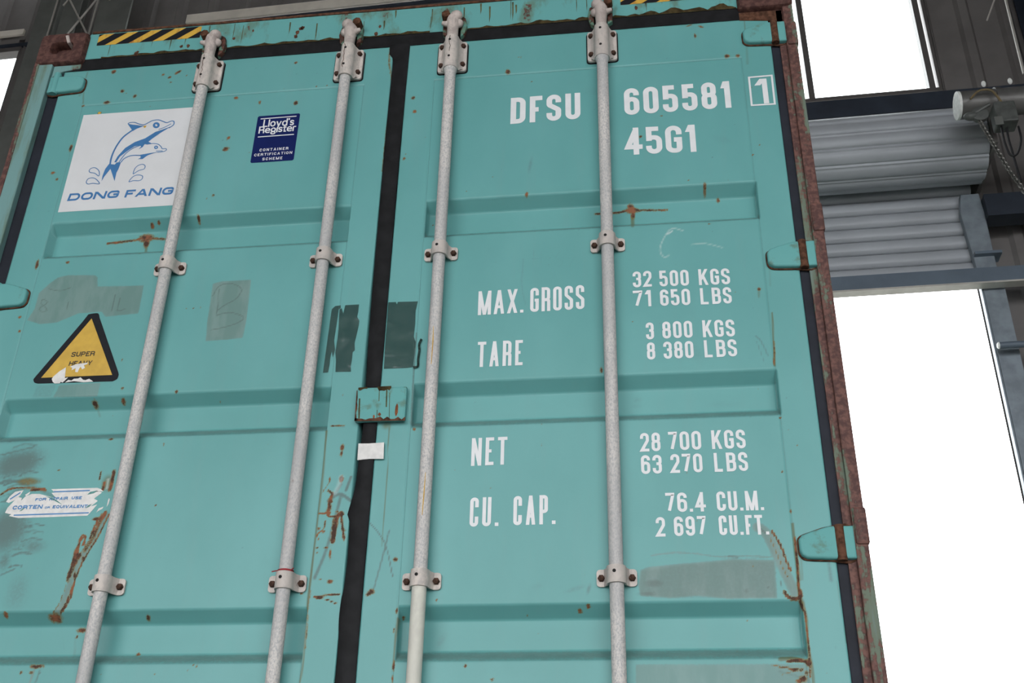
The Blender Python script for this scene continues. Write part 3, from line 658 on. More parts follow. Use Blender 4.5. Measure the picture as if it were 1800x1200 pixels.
# --- wear on the left door (photographed positions)
for a in ((200,126,6),(287,131,4),(298,136,5,3),(313,127,9,4,.6),(300,145,3),(328,133,2),(215,160,5),(221,164,2),(237,169,5),(188,180,9,5),(175,199,5),(415,172,6,4,-.4),(402,242,4),(397,262,9,6),
          (520,110,4),(520,181,6),(457,180,3,6),(556,152,2),(575,150,1.5),(378,303,1.5),(347,381,4,9),(375,343,4),(363,349,2),(124,260,4,10),(93,304,6,4),(100,315,4),(65,465,4,14),(119,461,6,3),(35,557,4),(34,582,4),
          (263,390,5),(276,387,4),(162,705,8),(213,701,6),(215,682,3.5),(189,720,2),(310,688,4),(381,700,1.5),(287,780,2,7),(195,772,7,3),(103,827,4,2),(214,632,1.5,4),(352,540,2),(340,542,2),(328,543,2),(361,612,1.5),
          (92,1083,18,9),(133,1101,15,6),(123,1113,4),(8,1079,6),(255,1082,6),(232,1144,6,4),(240,1153,2),(330,1179,2),(345,1170,3),(340,1169,2),(271,1185,2.5),(65,1171,20,5),(37,1182,3,5),(55,1182,6,4),
          (661,756,3,9),(664,750,9,2),(602,786,5,8),(600,797,4,8),(580,843,2.5,9),(600,842,6,9),(581,880,7,6),(579,893,5,11),(577,901,8,4),(599,902,8,6),(592,899,3,3),(560,929,4),(568,934,5,3),(580,972,2,9),(573,962,6,1.5),(580,1022,8,5),(563,1019,6,1.5),(557,962,4,2),(558,970,3,2),(650,1040,9,7),
          (692,1018,2),(530,1043,4,2),(602,694,2.5),(451,230,2)):
    dl.blob(*a[:3], a[3] if len(a) > 3 else None, 'r', 1., a[4] if len(a) > 4 else 0)
dl.blob(248, 406, 20, 11); dl.line([(180,416),(215,412),(248,407),(293,409)], 4, 'r', .75); dl.blob(249, 415, 8, 14, 'r'); dl.line([(249,418),(246,444)], 5, 'a', .8); dl.blob(250,408,34,14,'a',.5)
dl.blob(50, 846, 38, 11, 'a', 1.); dl.blob(52, 846, 34, 8, 'r', .5); dl.line([(0,870),(22,858),(60,858),(80,862)], 3, 'r', .8); dl.line([(55,861),(78,859)], 3.5, 'r', 1.)
dl.line([(10,880),(30,862),(60,856),(85,868),(100,875)], 7, 'g', .6)
dl.blob(188, 848, 15, 24, 'a', .9); dl.line([(200,828),(197,845),(193,860)], 5, 'r', 1.); dl.line([(184,848),(181,860)], 4, 'r', .9); dl.line([(177,830),(175,842)], 3, 'r', .8); dl.line([(190,842),(188,858)], 3, 'c', .6)
sc_ = [(186,903),(175,925),(165,945),(148,972),(133,1000),(122,1030),(110,1060),(98,1078)]
dl.line(sc_, 9, 'b', .8); dl.line([(p[0]+6, p[1]) for p in sc_], 2.5, 'r', .85); dl.line([(p[0]-6, p[1]) for p in sc_], 2, 'r', .6)
dl.line([(186,900),(180,910),(165,912)], 4, 'r', 1.); dl.line([(135,965),(128,990),(120,1015)], 5, 'r', .95); dl.line([(150,940),(140,952),(133,968)], 3, 'r', .8); dl.blob(147,981,5,5); dl.line([(172,912),(158,945)],3,'r',.8)
for a in ((30,815,75,38,1.,.2),(12,930,60,60,1.,0),(20,770,50,14,.6,.1),(60,960,40,20,.6,0),(30,1040,40,60,.45,0),(30,815,70,34,.75,.2),(10,950,45,40,.75,0),(40,900,30,60,.5,0),(45,955,45,14,.5,.4),(8,985,20,30,.7,0),(55,820,26,14,.6,.4)): dl.blob(*a[:4], 'g', a[4], a[5])
for x0,y0,x1,y1 in ((0,800,60,785),(5,830,75,805),(0,850,50,842),(2,1010,25,1000),(0,990,12,983)): dl.line([(x0,y0),(x1,y1)], 3, 'g', .8)
for k in range(26):
    x_, y_ = random.uniform(0, 40), random.uniform(775, 1000); L_ = random.uniform(20, 45); dl.line([(x_, y_), (x_+L_*.5, y_-L_*.16), (x_+L_, y_-L_*.1)], random.uniform(1.5, 4), 'g', random.uniform(.6, 1))
dl.line([(180,905),(172,925),(160,950),(148,968)], 6, 'r', .62); dl.line([(146,958),(150,945),(146,940),(140,950),(137,970),(131,985)], 3, 'r', .9); dl.line([(140,975),(125,1003),(120,1018)], 6, 'r', .7); dl.line([(131,1000),(128,1040),(112,1072)], 2, 'r', .9)
dl.line([(95,1090),(100,1135)], 5, 'a', .35); dl.line([(120,1115),(118,1150)], 7, 'a', .4); dl.line([(135,1108),(132,1150)], 7, 'a', .4); dl.line([(60,1178),(52,1200)], 4, 'b', .8); dl.line([(70,1178),(62,1200)], 3, 'g', .8); dl.line([(162,712),(165,722)],5,'a',.6)
dl.line([(574,757),(568,830),(560,900),(548,1000),(541,1060),(533,1160),(527,1200)], 3, 'a', .9); dl.line([(546,1035),(541,1080),(537,1140)], 2.5, 'r', .55)
dl.line([(600,868),(585,925),(572,970),(553,1016)], 5, 'g', .8); dl.line([(577,880),(597,868),(617,880)], 5, 'g', .9); dl.line([(600,850),(590,866),(580,876)], 5, 'g', .7); dl.line([(617,838),(608,862)], 4, 'g', 1.)
dl.line([(593,905),(589,930),(585,952)], 5, 'r', 1.); dl.line([(600,905),(602,925),(605,948)], 3, 'r', 1.); dl.line([(572,915),(568,930),(558,938),(560,948)], 2, 'r', .8); dl.line([(583,955),(580,985)], 2, 'r', .6)
dl.line([(552,1049),(575,1046),(597,1045)], 2.2, 'r', 1.); dl.line([(554,1050),(575,1054),(591,1061)], 1.8, 'r', .9); dl.line([(567,865),(577,850)], 2, 'r', .5); dl.line([(582,748),(606,748)], 1.5, 'r', .7); dl.blob(606,932,6,4,'a',.8)
dl.line([(686,84),(684,110),(689,150),(680,230),(672,300)], 3, 'r', .55)
dl.line([(154,127),(148,150),(146,182)], 3, 'a', .6); dl.blob(146,186,4,3); dl.line([(140,168),(148,150)],5,'a',.5)
dl.line([(650,752),(660,749),(672,748)], 2.5, 'r', 1.); dl.line([(664,750),(660,758),(655,764)], 4, 'r', 1.); dl.line([(592,749),(606,749)], 2, 'g', 1.)
dl.line([(576,905),(586,908),(604,903)], 3, 'r', 1.); dl.line([(560,902),(575,903)], 2, 'r', .8); dl.line([(588,915),(586,935),(584,952)], 6, 'r', .75); dl.line([(577,862),(584,868),(580,878),(576,900)], 4, 'r', .85); dl.line([(600,838),(596,852),(589,866)], 6, 'c', .35)
# rubbed-out patches and pencil marks
dl.poly([(88,497),(102,487),(120,483),(168,483),(172,487),(172,503),(253,501),(249,525),(244,551),(185,557),(178,548),(138,551),(100,567),(70,570),(47,563),(60,543),(68,515)], 'b', .78)
dl.poly([(374,498),(390,494),(442,491),(438,525),(434,560),(427,594),(400,597),(361,600),(364,563)], 'b', .8)
dl.poly([(104,676),(178,672),(172,697),(92,699)], 'b', .6); dl.poly([(64,676),(100,675),(90,698),(56,699)], 'g', .35)
for pts in ([(386,508),(383,530),(381,556)], [(374,520),(385,503),(405,498),(424,507),(416,524),(395,536),(382,546)], [(383,553),(405,549),(428,557),(420,566),(398,574),(370,580)],
            [(84,530),(75,526),(72,533),(80,540),(82,546),(72,547),(70,541),(80,535),(84,530)], [(120,531),(118,545)], [(202,518),(197,546)], [(212,523),(206,545),(220,543)], [(85,507),(105,511),(125,505)]):
    dl.line(pts, 2, 'g', .75)
dl.blob(160,430,60,14,'g',.15); dl.blob(180,370,30,12,'g',.2)
# --- wear on the right door
for a in ((893,126,6,8),(912,100,2),(726,172,5),(729,196,5),(710,279,4),(713,270,1.5),(1222,63,3,8),(1211,45,8,2,.3),(1232,47,8,3,-.4),(1278,99,6),(1297,98,5),(915,101,2),(947,43,2),(935,144,2),
          (1126,240,4),(1142,193,6,3),(1163,203,4,2),(1239,328,3,14),(1263,339,4,6),(1247,393,2.5),(1334,508,5),(1057,650,4,7),(952,782,2),(951,746,1.5),(1058,748,2),(1390,898,3,5),(1375,828,3),(1387,756,2),(1372,734,3),
          (695,983,7,4),(653,1040,8,7),(647,1044,6,5),(697,1073,3,7),(728,754,4),(705,1081,4),(693,1108,2,8),(1018,1070,5),(1034,1064,6,4),(1021,1071,3),(818,1170,4),(865,1194,5,3),(767,1055,3),(924,1077,2),(942,1107,2),(928,1195,1.5,6),
          (1296,1139,2),(1412,1193,10,8),(1404,1197,8,5),(1418,1182,5),(1455,1181,2),(692,1170,3,14),(690,1193,2,10),(926,341,4,6),(1322,154,1.5),(1335,255,1.5),(1323,272,2)):
    dr.blob(*a[:3], a[3] if len(a) > 3 else None, 'r', 1., a[4] if len(a) > 4 else 0)
dr.blob(1110, 357, 17, 9); dr.blob(1108,350,9,8); dr.line([(1045,363),(1080,361),(1110,357),(1172,356)], 3.5, 'r', .75); dr.blob(1112,364,6,13); dr.line([(1111,366),(1112,397)], 6, 'a', .85); dr.blob(1110,358,32,12,'a',.5); dr.line([(1334,510),(1334,522)],4,'a',.6)
dr.line([(1357,550),(1360,600),(1362,642)], 3, 'a', .95); dr.line([(1361,600),(1361,640)], 2.5, 'r', .6)
dr.line([(1393,920),(1397,960),(1402,1000),(1405,1040),(1412,1060),(1418,1090),(1420,1130),(1427,1170),(1430,1200)], 4, 'a', .9); dr.line([(1397,945),(1402,1000),(1406,1050),(1414,1075),(1419,1110),(1422,1150),(1425,1190)], 2.8, 'r', .85)
dr.line([(1332,926),(1346,936),(1358,958),(1373,990),(1387,1020),(1400,1046)], 14, 'b', .95); dr.line([(1357,934),(1372,958),(1382,985),(1390,1003)], 3, 'r', .85); dr.line([(1352,940),(1362,965),(1375,995),(1384,1012)], 2, 'r', .6); dr.line([(1333,926),(1345,936)], 3, 'g', 1.); dr.line([(1371,1020),(1375,1032)], 2, 'g', .8)
dr.line([(1379,1040),(1386,1049),(1400,1052),(1409,1047)], 4.5, 'r', 1.); dr.blob(1407,1043,6,10); dr.line([(1378,1040),(1384,1048)], 3, 'g', 1.)
dr.line([(1372,1158),(1395,1157),(1424,1163)], 6, 'a', 1.); dr.line([(1385,1162),(1405,1160),(1424,1166)], 4, 'r', 1.); dr.blob(1422,1165,7,10); dr.line([(1357,1168),(1375,1172),(1410,1178)], 2.5, 'r', .7); dr.line([(1375,1185),(1412,1175)], 2, 'r', .6); dr.line([(1370,1180),(1410,1190)], 4, 'g', .5)
dr.poly([(1116,1166),(1423,1165),(1432,1230),(1116,1230)], 'b', .62, 5)
dr.poly([(1126,1002),(1140,996),(1200,990),(1250,986),(1290,982),(1362,984),(1366,1051),(1280,1052),(1225,1047),(1180,1051),(1126,1047),(1122,1030)], 'b', .98, 8); dr.poly([(1126,1002),(1200,992),(1290,984),(1362,986),(1366,1051),(1280,1052),(1180,1051),(1124,1047)], 'g', .42, 6); dr.blob(1150,1025,34,12,'g',.85); dr.blob(1140,1043,30,7,'g',.8); dr.blob(1312,1038,9,10,'g',.7); dr.blob(1160,1003,30,6,'g',.4)
dr.line([(1145,976),(1185,971),(1225,973),(1260,978),(1285,978),(1320,977),(1358,979)], 4, 'b', .6); dr.line([(1280,977),(1298,979)], 3, 'g', .8)
dr.line([(651,920),(668,940),(680,965),(690,1012)], 2.2, 'g', .9); dr.line([(684,932),(672,980),(656,1038)], 2.8, 'g', .8)
dr.line([(1328,590),(1338,600),(1350,625)], 3, 'g', .6); dr.line([(1330,600),(1345,640)], 2, 'g', .5)
for a in ((1010,1035,35,8,.4,.3),(1035,1035,6,16,.6,-.3),(945,1030,35,14,.25,.4),(1120,692,16,10,.35,0),(1118,703,20,10,.3,0),(1270,700,60,14,.25,0),(1225,620,26,40,.3,.5),(940,400,30,8,.3,0),(932,290,6,30,.45,-.15),(930,200,30,30,.25,0),(1040,160,40,18,.25,0),(770,1120,14,30,.35,-.5),(1270,245,50,18,.25,-.4),(890,720,45,12,.2,0)): dr.blob(*a[:4], 'g', a[4], a[5])
dr.line([(920,455),(917,500),(924,535)], 3, 'g', .35); dr.line([(938,440),(936,468)], 2, 'g', .3); dr.line([(952,442),(950,468)], 2, 'g', .3); dr.line([(935,455),(952,455)], 2, 'g', .3); dr.line([(985,440),(978,452),(990,460),(980,470)], 2, 'g', .3); dr.line([(1010,450),(1000,470)],2,'g',.3)
dr.line([(1200,405),(1180,402),(1166,420),(1160,440),(1168,452),(1176,448)], 1.6, 'c', .6); dr.line([(1172,412),(1182,406)], 2, 'c', 1.); dr.line([(1215,430),(1240,428),(1270,435)], 1.6, 'c', .5)
dr.line([(684,745),(681,820),(676,900),(672,960)], 2, 'a', .8); dr.blob(678,748,16,12,'a',.7)
dr.line([(732,585),(727,660),(722,745)], 2.5, 'g', .7); dr.line([(699,1085),(694,1130),(691,1165)], 3, 'a', .7)
for x_, y_ in ((1312,82),(1352,472),(1408,988)): dr.line([(x_,y_-10),(x_+2,y_+30)], 5, 'a', .45)
dr.line([(1403,985),(1409,1080)], 5, 'a', .3); dr.line([(1457,990),(1461,1020)], 6, 'g', .6); dr.line([(1308,30),(1310,60)], 3, 'a', .7); dr.line([(1470,1020),(1488,1130)], 2.5, 'a', .6)
for dd in (dl, dr):                          # scattered small pits
    for _ in range(110):
        x, z = random.uniform(dd.x0+.02, dd.x1-.02), random.uniform(.75, 2.72); r = random.uniform(.0018, .0035)
        dd.put(np.clip(1.25*(1-np.hypot(dd.X-x, dd.Z-z)/r), 0, 1), random.choice('rgg'), random.uniform(.4, .9))
DL = dl.build('left teal door leaf with stickers and rubbed patches'); DR = dr.build('right teal door leaf with white lettering')

# ------------------------------------------------------------------ rubber seals
def strip(left, right, name, mat, yf, yb, label, n=4):
    Lp, Rp = smooth_pts(left, n=n), smooth_pts(right, n=n); zs = np.linspace(D(*left[0])[1], .15, 150)
    def edge(pts):
        q = sorted((D(*p)[1], D(*p)[0]) for p in pts); z_ = [a for a, _ in q]; x_ = [b for _, b in q]; return np.interp(zs, z_, x_)
    l, r = edge(Lp), edge(Rp); vs = []; fs = []; m = 6
    prof = [(0, yb), (0, yf+.002), (.06, yf), (.5, yf-.002), (.94, yf), (1, yf+.002), (1, yb)]
    for i, z_ in enumerate(zs):
        for a, y in prof: vs.append((l[i]+(r[i]-l[i])*a, y, z_))
    k = len(prof)
    for i in range(len(zs)-1):
        for j in range(k-1): fs.append((i*k+j, i*k+j+1, (i+1)*k+j+1, (i+1)*k+j))
    return MB().add(vs, fs).build(name, mat, CT, label, smooth=True)
strip([(686,81),(685,98),(691,106),(687,150),(680,220),(673,300),(660,450),(648,600),(640,735),(632,800),(624,860),(611,905),(615,916),(611,985),(607,1018),(605,1034),(600,1055),(596,1090),(595,1130),(589,1200)],
      [(721,80),(700,300),(676,600),(663,742),(650,900),(640,1010),(637,1050),(632,1110),(625,1200)], 'door_seal', M['rubber'], .0105, .07, 'black rubber strip between the two doors')
MB().box(-1.12, 1.17, .0135, .07, 2.7485, hb+.002, .001).build('door_seal', M['rubber'], CT, 'black rubber strip over the doors')
MB().box(1.1447, 1.1885, .020, .07, .15, 2.75, .003).build('door_seal', M['rubber_veil'], CT, 'dark rubber strip along the right post')
MB().box(-1.157, -1.1164, .020, .07, .15, 2.75, .003).build('door_seal', M['rubber_veil'], CT, 'dark rubber strip along the left post')
# overlap plate and white tape across the joint
q = [(620,741),(626,681),(718,677),(713,741)]
x0, z0 = D(622,741,-.002); x1, z1 = D(716,678,-.002)
pm = MB().box(x0, x1, -.004, .012, z0, z1, .006).build('overlap_plate', M['hinge'], DR, 'small teal plate across the joint, rusted along its edges')
PY = -.0044; PD = lambda px, py: D(px, py, PY)
def jag(a, b, inn, n_=14):                   # ragged rust band along an edge of the plate
    mb = MB(); A, B = np.array(PD(*a)), np.array(PD(*b)); d = np.array(inn, float); out = []
    for k in range(n_+1): out.append(tuple(A+(B-A)*k/n_+d*random.uniform(.25, 1)))
    mb.flat([tuple(A)]+out+[tuple(B)], PY); return mb
jag((623,740), (712,739), (0, .013)).build('rust_band', M['rust'], CT); jag((623,739), (627,686), (.006, 0), 8).build('rust_band', M['rust'], CT)
jag((630,681), (646,680), (0, -.010), 6).build('rust_band', M['edge_rust'], CT); jag((664,679), (688,678), (0, -.014), 8).build('rust_band', M['edge_rust'], CT)
for pts, wd in (([(667,682),(666,705)], .002), ([(680,682),(679,715)], .0035), ([(685,690),(684,735)], .0015), ([(663,720),(662,738)], .002), ([(632,700),(631,735)], .004)):
    mb = MB(); ribbon(mb, [PD(*q_) for q_ in pts], wd, PY+.0002); mb.build('rust_streak', SM, CT)
for px, py, rx_, ry_ in ((697,720,3.2,10), (667,728,3,3), (657,732,2,3)):
    mb = MB(); x, z = PD(px, py); mb.flat([(x+rx_/690*math.cos(t*.5236)*random.uniform(.7, 1.1), z+ry_/690*1.2*math.sin(t*.5236)*random.uniform(.8, 1.1)) for t in range(12)], PY-.0002); mb.build('rust_spot', M['rust_light'], CT)
tp = [(630,779),(648,779),(675,777),(674,806),(650,806),(628,808)]
MB().prism([D(px, py, .006) for px, py in tp], .0065, .0088).build('white_tape', M['paper'], CT, 'piece of white tape over the black joint')
# brown packing tape
zt = lambda pts, ox, oy, k: [(ox+a/k, oy+b/k) for a, b in pts]
def patch(name, pts, mat, y, parent, label=None, mb=None):
    m_ = MB(); m_.flat([D(px, py, y) for px, py in pts], y); return m_.build(name, mat, parent, label)
patch('tape_piece', zt([(235,235),(270,205),(322,198),(322,225),(302,238),(290,330),(275,430),(258,540),(268,625),(246,700),(235,640),(222,700),(215,770),(200,842),(150,846)], 540, 500, 5.454), M['tape'], YD-.0008, DL, 'narrow torn strip of brown tape')
patch('tape_piece', zt([(310,240),(330,225),(345,275),(365,197),(497,190),(490,260),(480,310),(500,345),(495,390),(470,500),(455,560),(457,630),(435,650),(430,720),(418,780),(420,835),(270,838),(275,740),(270,650),(290,520),(300,420),(305,320)], 540, 500, 5.454), M['tape'], YD-.0009, DL, 'wider torn strip of brown tape')
patch('tape_piece', zt([(778,170),(850,166),(860,190),(870,165),(995,162),(1062,160),(1040,250),(1035,380),(1022,500),(1040,550),(1030,660),(1015,790),(950,800),(865,803),(735,808),(745,600),(765,350)], 540, 500, 5.454), M['tape'], YD-.0008, DR, 'brown tape patch beside the joint')
cu = [(1098,530),(1075,585),(1078,640),(1066,720),(1062,790),(1020,797)]
MB().tube([(D(540+a/5.454, 500+b/5.454)[0], YD-.004, D(540+a/5.454, 500+b/5.454)[1]) for a, b in smooth_pts(cu, n=4)], .0035, 6).build('tape_curl', M['tape'], DR, 'loose curled edge of brown tape', smooth=True)

# ------------------------------------------------------------------ hinges
def hinge(parent, sgn, zc, zlab):
    a, b = (1.064, 1.190)
    P = [(a, -.016), (a+.004, -.026), (a+.016, -.033), (a+.07, -.036), (b, -.036), (b, .042), (a+.07, .042), (a+.03, .030), (a+.008, .022), (a, .012)]
    if sgn < 0: P = [(x, min(z, .030) if zc > 2.6 else z) for x, z in P]; P = [(-1.03+(1.064-x)*(1.15-1.03+.0)/.126, z) for x, z in P][::-1]
    mb = MB().prism([(x, zc+z) for x, z in P], -.003, YD+.03, .006, 0, 3)
    o = mb.build('hinge', M['hinge'], parent, zlab, smooth=True)
    rim = smooth_pts([(x+(.004 if sgn > 0 else -.004)*0, zc+z) for x, z in P], closed=True, n=3)
    MB().tube([(x, YD-.002, z) for x, z in rim+rim[:1]], .0032, 6).build('weld_bead', M['rust'] , o, 'rusty weld line round the blade', smooth=True)
    x = 1.157 if sgn > 0 else -1.128
    MB().lathe([(.011, zc-.04), (.012, zc-.036), (.012, zc+.040), (.011, zc+.044)], 14, 'z', (x, .003, 0)).build('hinge_pin', M['rust'] if sgn > 0 else M['hinge'], o, smooth=True)
for zc in (2.674, 1.884, 1.094, .33):
    hinge(DR, 1, zc, None); hinge(DL, -1, zc+(.012 if zc > 2.6 else .0), None)

# ------------------------------------------------------------------ locking rods
RY, RZ0 = YD-.029, .16
RODS = (-.6114, -.1509, .1794, .6423)
hexh = lambda r, h: [(r*.9, 0), (r, .001), (r, h-.0015), (r*.8, h)]
bolt_me = MB().lathe([(.0085, 0.004), (.0085, -.002), (.0078, -.008), (.0055, -.0095)], 6, 'y')
gz0, gz1 = D(1057, 111)[1], D(1057, 59)[1]
hz0, hz1 = D(1058, 94, -.035)[1], D(1055, 39, -.035)[1]
BRZ = (1.951, 1.0245, .42)
rod_root = []
for ri, rx in enumerate(RODS):
    prof = [(.0168, RZ0), (.0168, hz0+.012), (.0195, hz0+.004), (.0195, hz0+.04)]
    if ri in (2, 3): prof = [(.0168, RZ0), (.0168, hz0-.014), (.0205, hz0-.004), (.0205, hz0+.03)]
    m = MB().lathe(prof, 28, 'z', (rx, RY, 0))
    rod = m.build('locking_rod', M['rod'], CT, ('outermost left locking rod', 'left locking rod beside the centre joint', 'right locking rod beside the centre joint, cream lower end', 'outermost right locking rod')[ri], smooth=True)
    if ri == 2: MB().lathe([(.0176, RZ0), (.0176, BRZ[1]-.012)], 28, 'z', (rx, RY, 0)).build('cream_section', M['cream'], rod, 'smooth cream painted lower length', smooth=True)
    # cam on top: neck, lug, head
    s_ = -1 if ri in (0, 2) else 1
    cm = MB().lathe([(.0165, hz1-.03), (.017, hz1+.02), (.018, hz1+.045), (.0215, hz1+.065), (.020, hz1+.085), (.012, hz1+.098)], 24, 'z', (rx, RY, 0))
    zc = hz1+.062
    cm.tube([(rx+s_*.008, RY, zc+.004), (rx+s_*.022, RY-.004, zc-.002), (rx+s_*.034, RY-.006, zc+.002)], .01, 12, rs=[.013, .0095, .006])
    cm.sphere((rx-s_*.010, RY-.004, zc+.030), .019, sq=(1.05, .9, .95)); cm.sphere((rx-s_*.017, RY+.002, zc+.002), .014, sq=(1.1, .9, 1.1))
    cm.build('cam_head', M['cam'], rod, 'pinkish cast cam at the rod top', smooth=True)
    MB().lathe([(.010, -.016), (.014, -.014), (.0145, .012), (.012, .018)], 7, 'y', (rx+s_*.022, RY-.004, zc+.030)).build('cam_pin', M['rust'], rod, 'brown rusted pin')
    kp = MB()
    kpl = [(rx-s_*.022, zc-.045), (rx-s_*.036, zc-.030), (rx-s_*.042, zc+.005), (rx-s_*.036, zc+.035), (rx-s_*.022, zc+.045)]
    kp.prism(kpl, RY+.012, .03, .003); kp.prism([(rx+s_*.018, zc-.040), (rx+s_*.034, zc-.028), (rx+s_*.036, zc+.028), (rx+s_*.020, zc+.042)], RY+.012, .03, .003)
    kp.build('cam_keeper', worn_teal('keeper_paint_%d' % ri, .46, (.10, .26, .22), (1, 1, 1), 22), rod, 'dark stained keeper plates on the header', smooth=True)
    # top guide: base plate with housing
    r = .010; pw = .045; pts = []
    for cx, cz, a0 in ((pw-r, gz1-r, 0), (-pw+r, gz1-r, 90), (-pw+r, gz0+r, 180), (pw-r, gz0+r, 270)):
        for k in range(5): t = math.radians(a0+k*22.5); pts.append((rx+cx+r*1.0*math.cos(t), cz+r*math.sin(t)))
    gm = MB().prism(pts, YD-.011, YD-.003, .002); sx = .0222; RYh = RY
    prof = []                                # housing: half round over the rod, flaring to the plate
    for k in range(17):
        t = math.pi*k/16; prof.append((sx*math.cos(t), -sx*math.sin(t)))
    prof = [(.036, YD-.010-RY), (.029, YD-.016-RY), (.0245, .006)]+prof+[(-.0245, .006), (-.029, YD-.016-RY), (-.036, YD-.010-RY)]
    n = len(prof); vs = []
    for zz in (hz0, hz1): vs += [(rx+a, RY+b, zz) for a, b in prof]
    lo = hz0+.006
    vs = [(x, y, (gz0+.004 if (y > RY+.008 and zz == hz0) else (gz1-.004 if (y > RY+.008 and zz == hz1) else zz))) for x, y, zz in vs]
    gm.add(vs, [(i, i+1, n+i+1, n+i) for i in range(n-1)]+[tuple(range(n)), tuple(range(2*n-1, n-1, -1))])
    gd = gm.build('rod_guide', M['bracket'], rod, 'white guide plate bolted to the door at the rod top', smooth=True)
    MB().prism([(x+(.004 if x > rx else -.004)*.8, z-.002) for x, z in pts], YD-.004, YD+.001).build('guide_gasket', M['rubber'], rod, 'thin black packing under the guide plate')
    b0 = None
    for bx_ in (-.0335, .0335):
        for bz_ in (gz0+.024, gz1-.022):
            ob = bolt_me.build('bolt', M['bolt'], gd) if b0 is None else copy_part(b0, gd)
            b0 = b0 or ob; ob.location = (rx+bx_, YD-.011, bz_)
    for zz in (hz0+.038, hz1-.022): MB().lathe([(.004, .001), (.004, -.0008)], 12, 'y', (rx-.003, RY-sx, zz)).build('pin_hole', M['hole'], gd)
    if ri < 3:                               # dark crack in the paint down the middle of the guide
        ck = MB(); off = (.001, -.003, .002)[ri]; P = [(rx-.004+off+random.uniform(-.0035, .0035), hz1-.006-(hz1-hz0-.03)*k/9) for k in range(10)]
        if ri == 2: P = P[:7]
        ribbon(ck, [(a, b) for a, b in P], .0016, RY-sx-.0003); ck.build('paint_crack', M['edge_rust' if ri == 2 else 'rust'], gd)
    # saddle brackets
    for bi, bz in enumerate(BRZ):
        hh = .0205; t_ = .005; pr = []
        ro, ri_ = .0225, .0180
        def path(rad, off):
            o_ = [(-.047, YD-.0005-off)]+[(-.030, YD-.0005-off)]
            o_ += [(-rad-.001, RY+.010)]+[(rad*math.cos(math.pi-math.pi*k/14), RY-rad*math.sin(math.pi*k/14)) for k in range(15)]+[(rad+.001, RY+.010)]
            return o_+[(.030, YD-.0005-off), (.047, YD-.0005-off)]
        A, B = path(ro, .0065), path(ri_, .0005); n = len(A); vs = []
        for zz in (bz-hh, bz+hh):
            for a, b in A: vs.append((rx+a, b, zz if abs(a) < .024 or True else zz))
            for a, b in B: vs.append((rx+a, b, zz))
        ids = lambda lay, side, i: lay*2*n+side*n+i; fs = []
        for i in range(n-1):
            fs += [(ids(0,0,i), ids(0,0,i+1), ids(1,0,i+1), ids(1,0,i)), (ids(0,1,i), ids(1,1,i), ids(1,1,i+1), ids(0,1,i+1)),
                   (ids(0,0,i), ids(0,1,i), ids(0,1,i+1), ids(0,0,i+1)), (ids(1,0,i), ids(1,0,i+1), ids(1,1,i+1), ids(1,1,i))]
        for i in (0, n-1): fs.append((ids(0,0,i), ids(1,0,i), ids(1,1,i), ids(0,1,i)))
        bm = bmesh.new(); vv = [bm.verts.new(v) for v in vs]
        for f in fs: bm.faces.new([vv[k] for k in f])
        bmesh.ops.recalc_face_normals(bm, faces=bm.faces[:])
        ce = [e for e in bm.edges if all(abs(abs(v.co.x-rx)-.047) < 1e-4 for v in e.verts) and abs(e.verts[0].co.y-e.verts[1].co.y) > 1e-4]
        bmesh.ops.bevel(bm, geom=ce, offset=.008, segments=3, affect='EDGES', profile=.5)
        sb = MB().bm(bm).build('saddle_bracket', M['bracket'], rod, smooth=True); b0 = None
        for bx_ in (-.036, .036):
            ob = bolt_me.build('bolt', M['bolt'], sb) if b0 is None else copy_part(b0, sb)
            b0 = b0 or ob; ob.location = (rx+bx_, YD-.0075, bz-.001)
        MB().lathe([(.0042, .001), (.0042, -.0008)], 12, 'y', (rx-.004, RY-ro+.0006, bz+.005)).build('pin_hole', M['hole'], sb)
    # streaks of rust on the rods
sb_ = MB(); z_ = BRZ[1]+.024
sb_.lathe([(.0172, z_-.003), (.0195, z_-.002), (.0198, z_+.002), (.0172, z_+.003)], 20, 'z', (RODS[1], RY, 0)); sb_.tube([(RODS[1]-.016, RY-.01, z_), (RODS[1]-.03, RY-.014, z_-.004)], .0015, 5); sb_.tube([(RODS[1]+.016, RY-.01, z_), (RODS[1]+.024, RY-.016, z_+.003)], .0015, 5)
sb_.v = [(x, y, z+BZ) for x, y, z in sb_.v]
o = sb_.build('string', M['red'], smooth=True); o['label'] = 'red string tied round the second locking rod from the left, above its bracket'; o['category'] = 'string'
# yellow scratches
for pts, ri in ([(762,573),(761,600),(758,640)], 2), ([(748,830),(745,870),(742,905)], 2):
    x0 = RODS[ri]; mb = MB()
    P = [D(*p, RY-.0165) for p in pts]
    mb.tube([(p[0], RY-math.sqrt(max(.0168**2-(p[0]-x0)**2, 1e-6))-.0001, p[1]) for p in P], .001, 5, rs=[.0006, .0016, .0008]); mb.build('scratch', M['hazard'], rod if ri == 3 else CT)

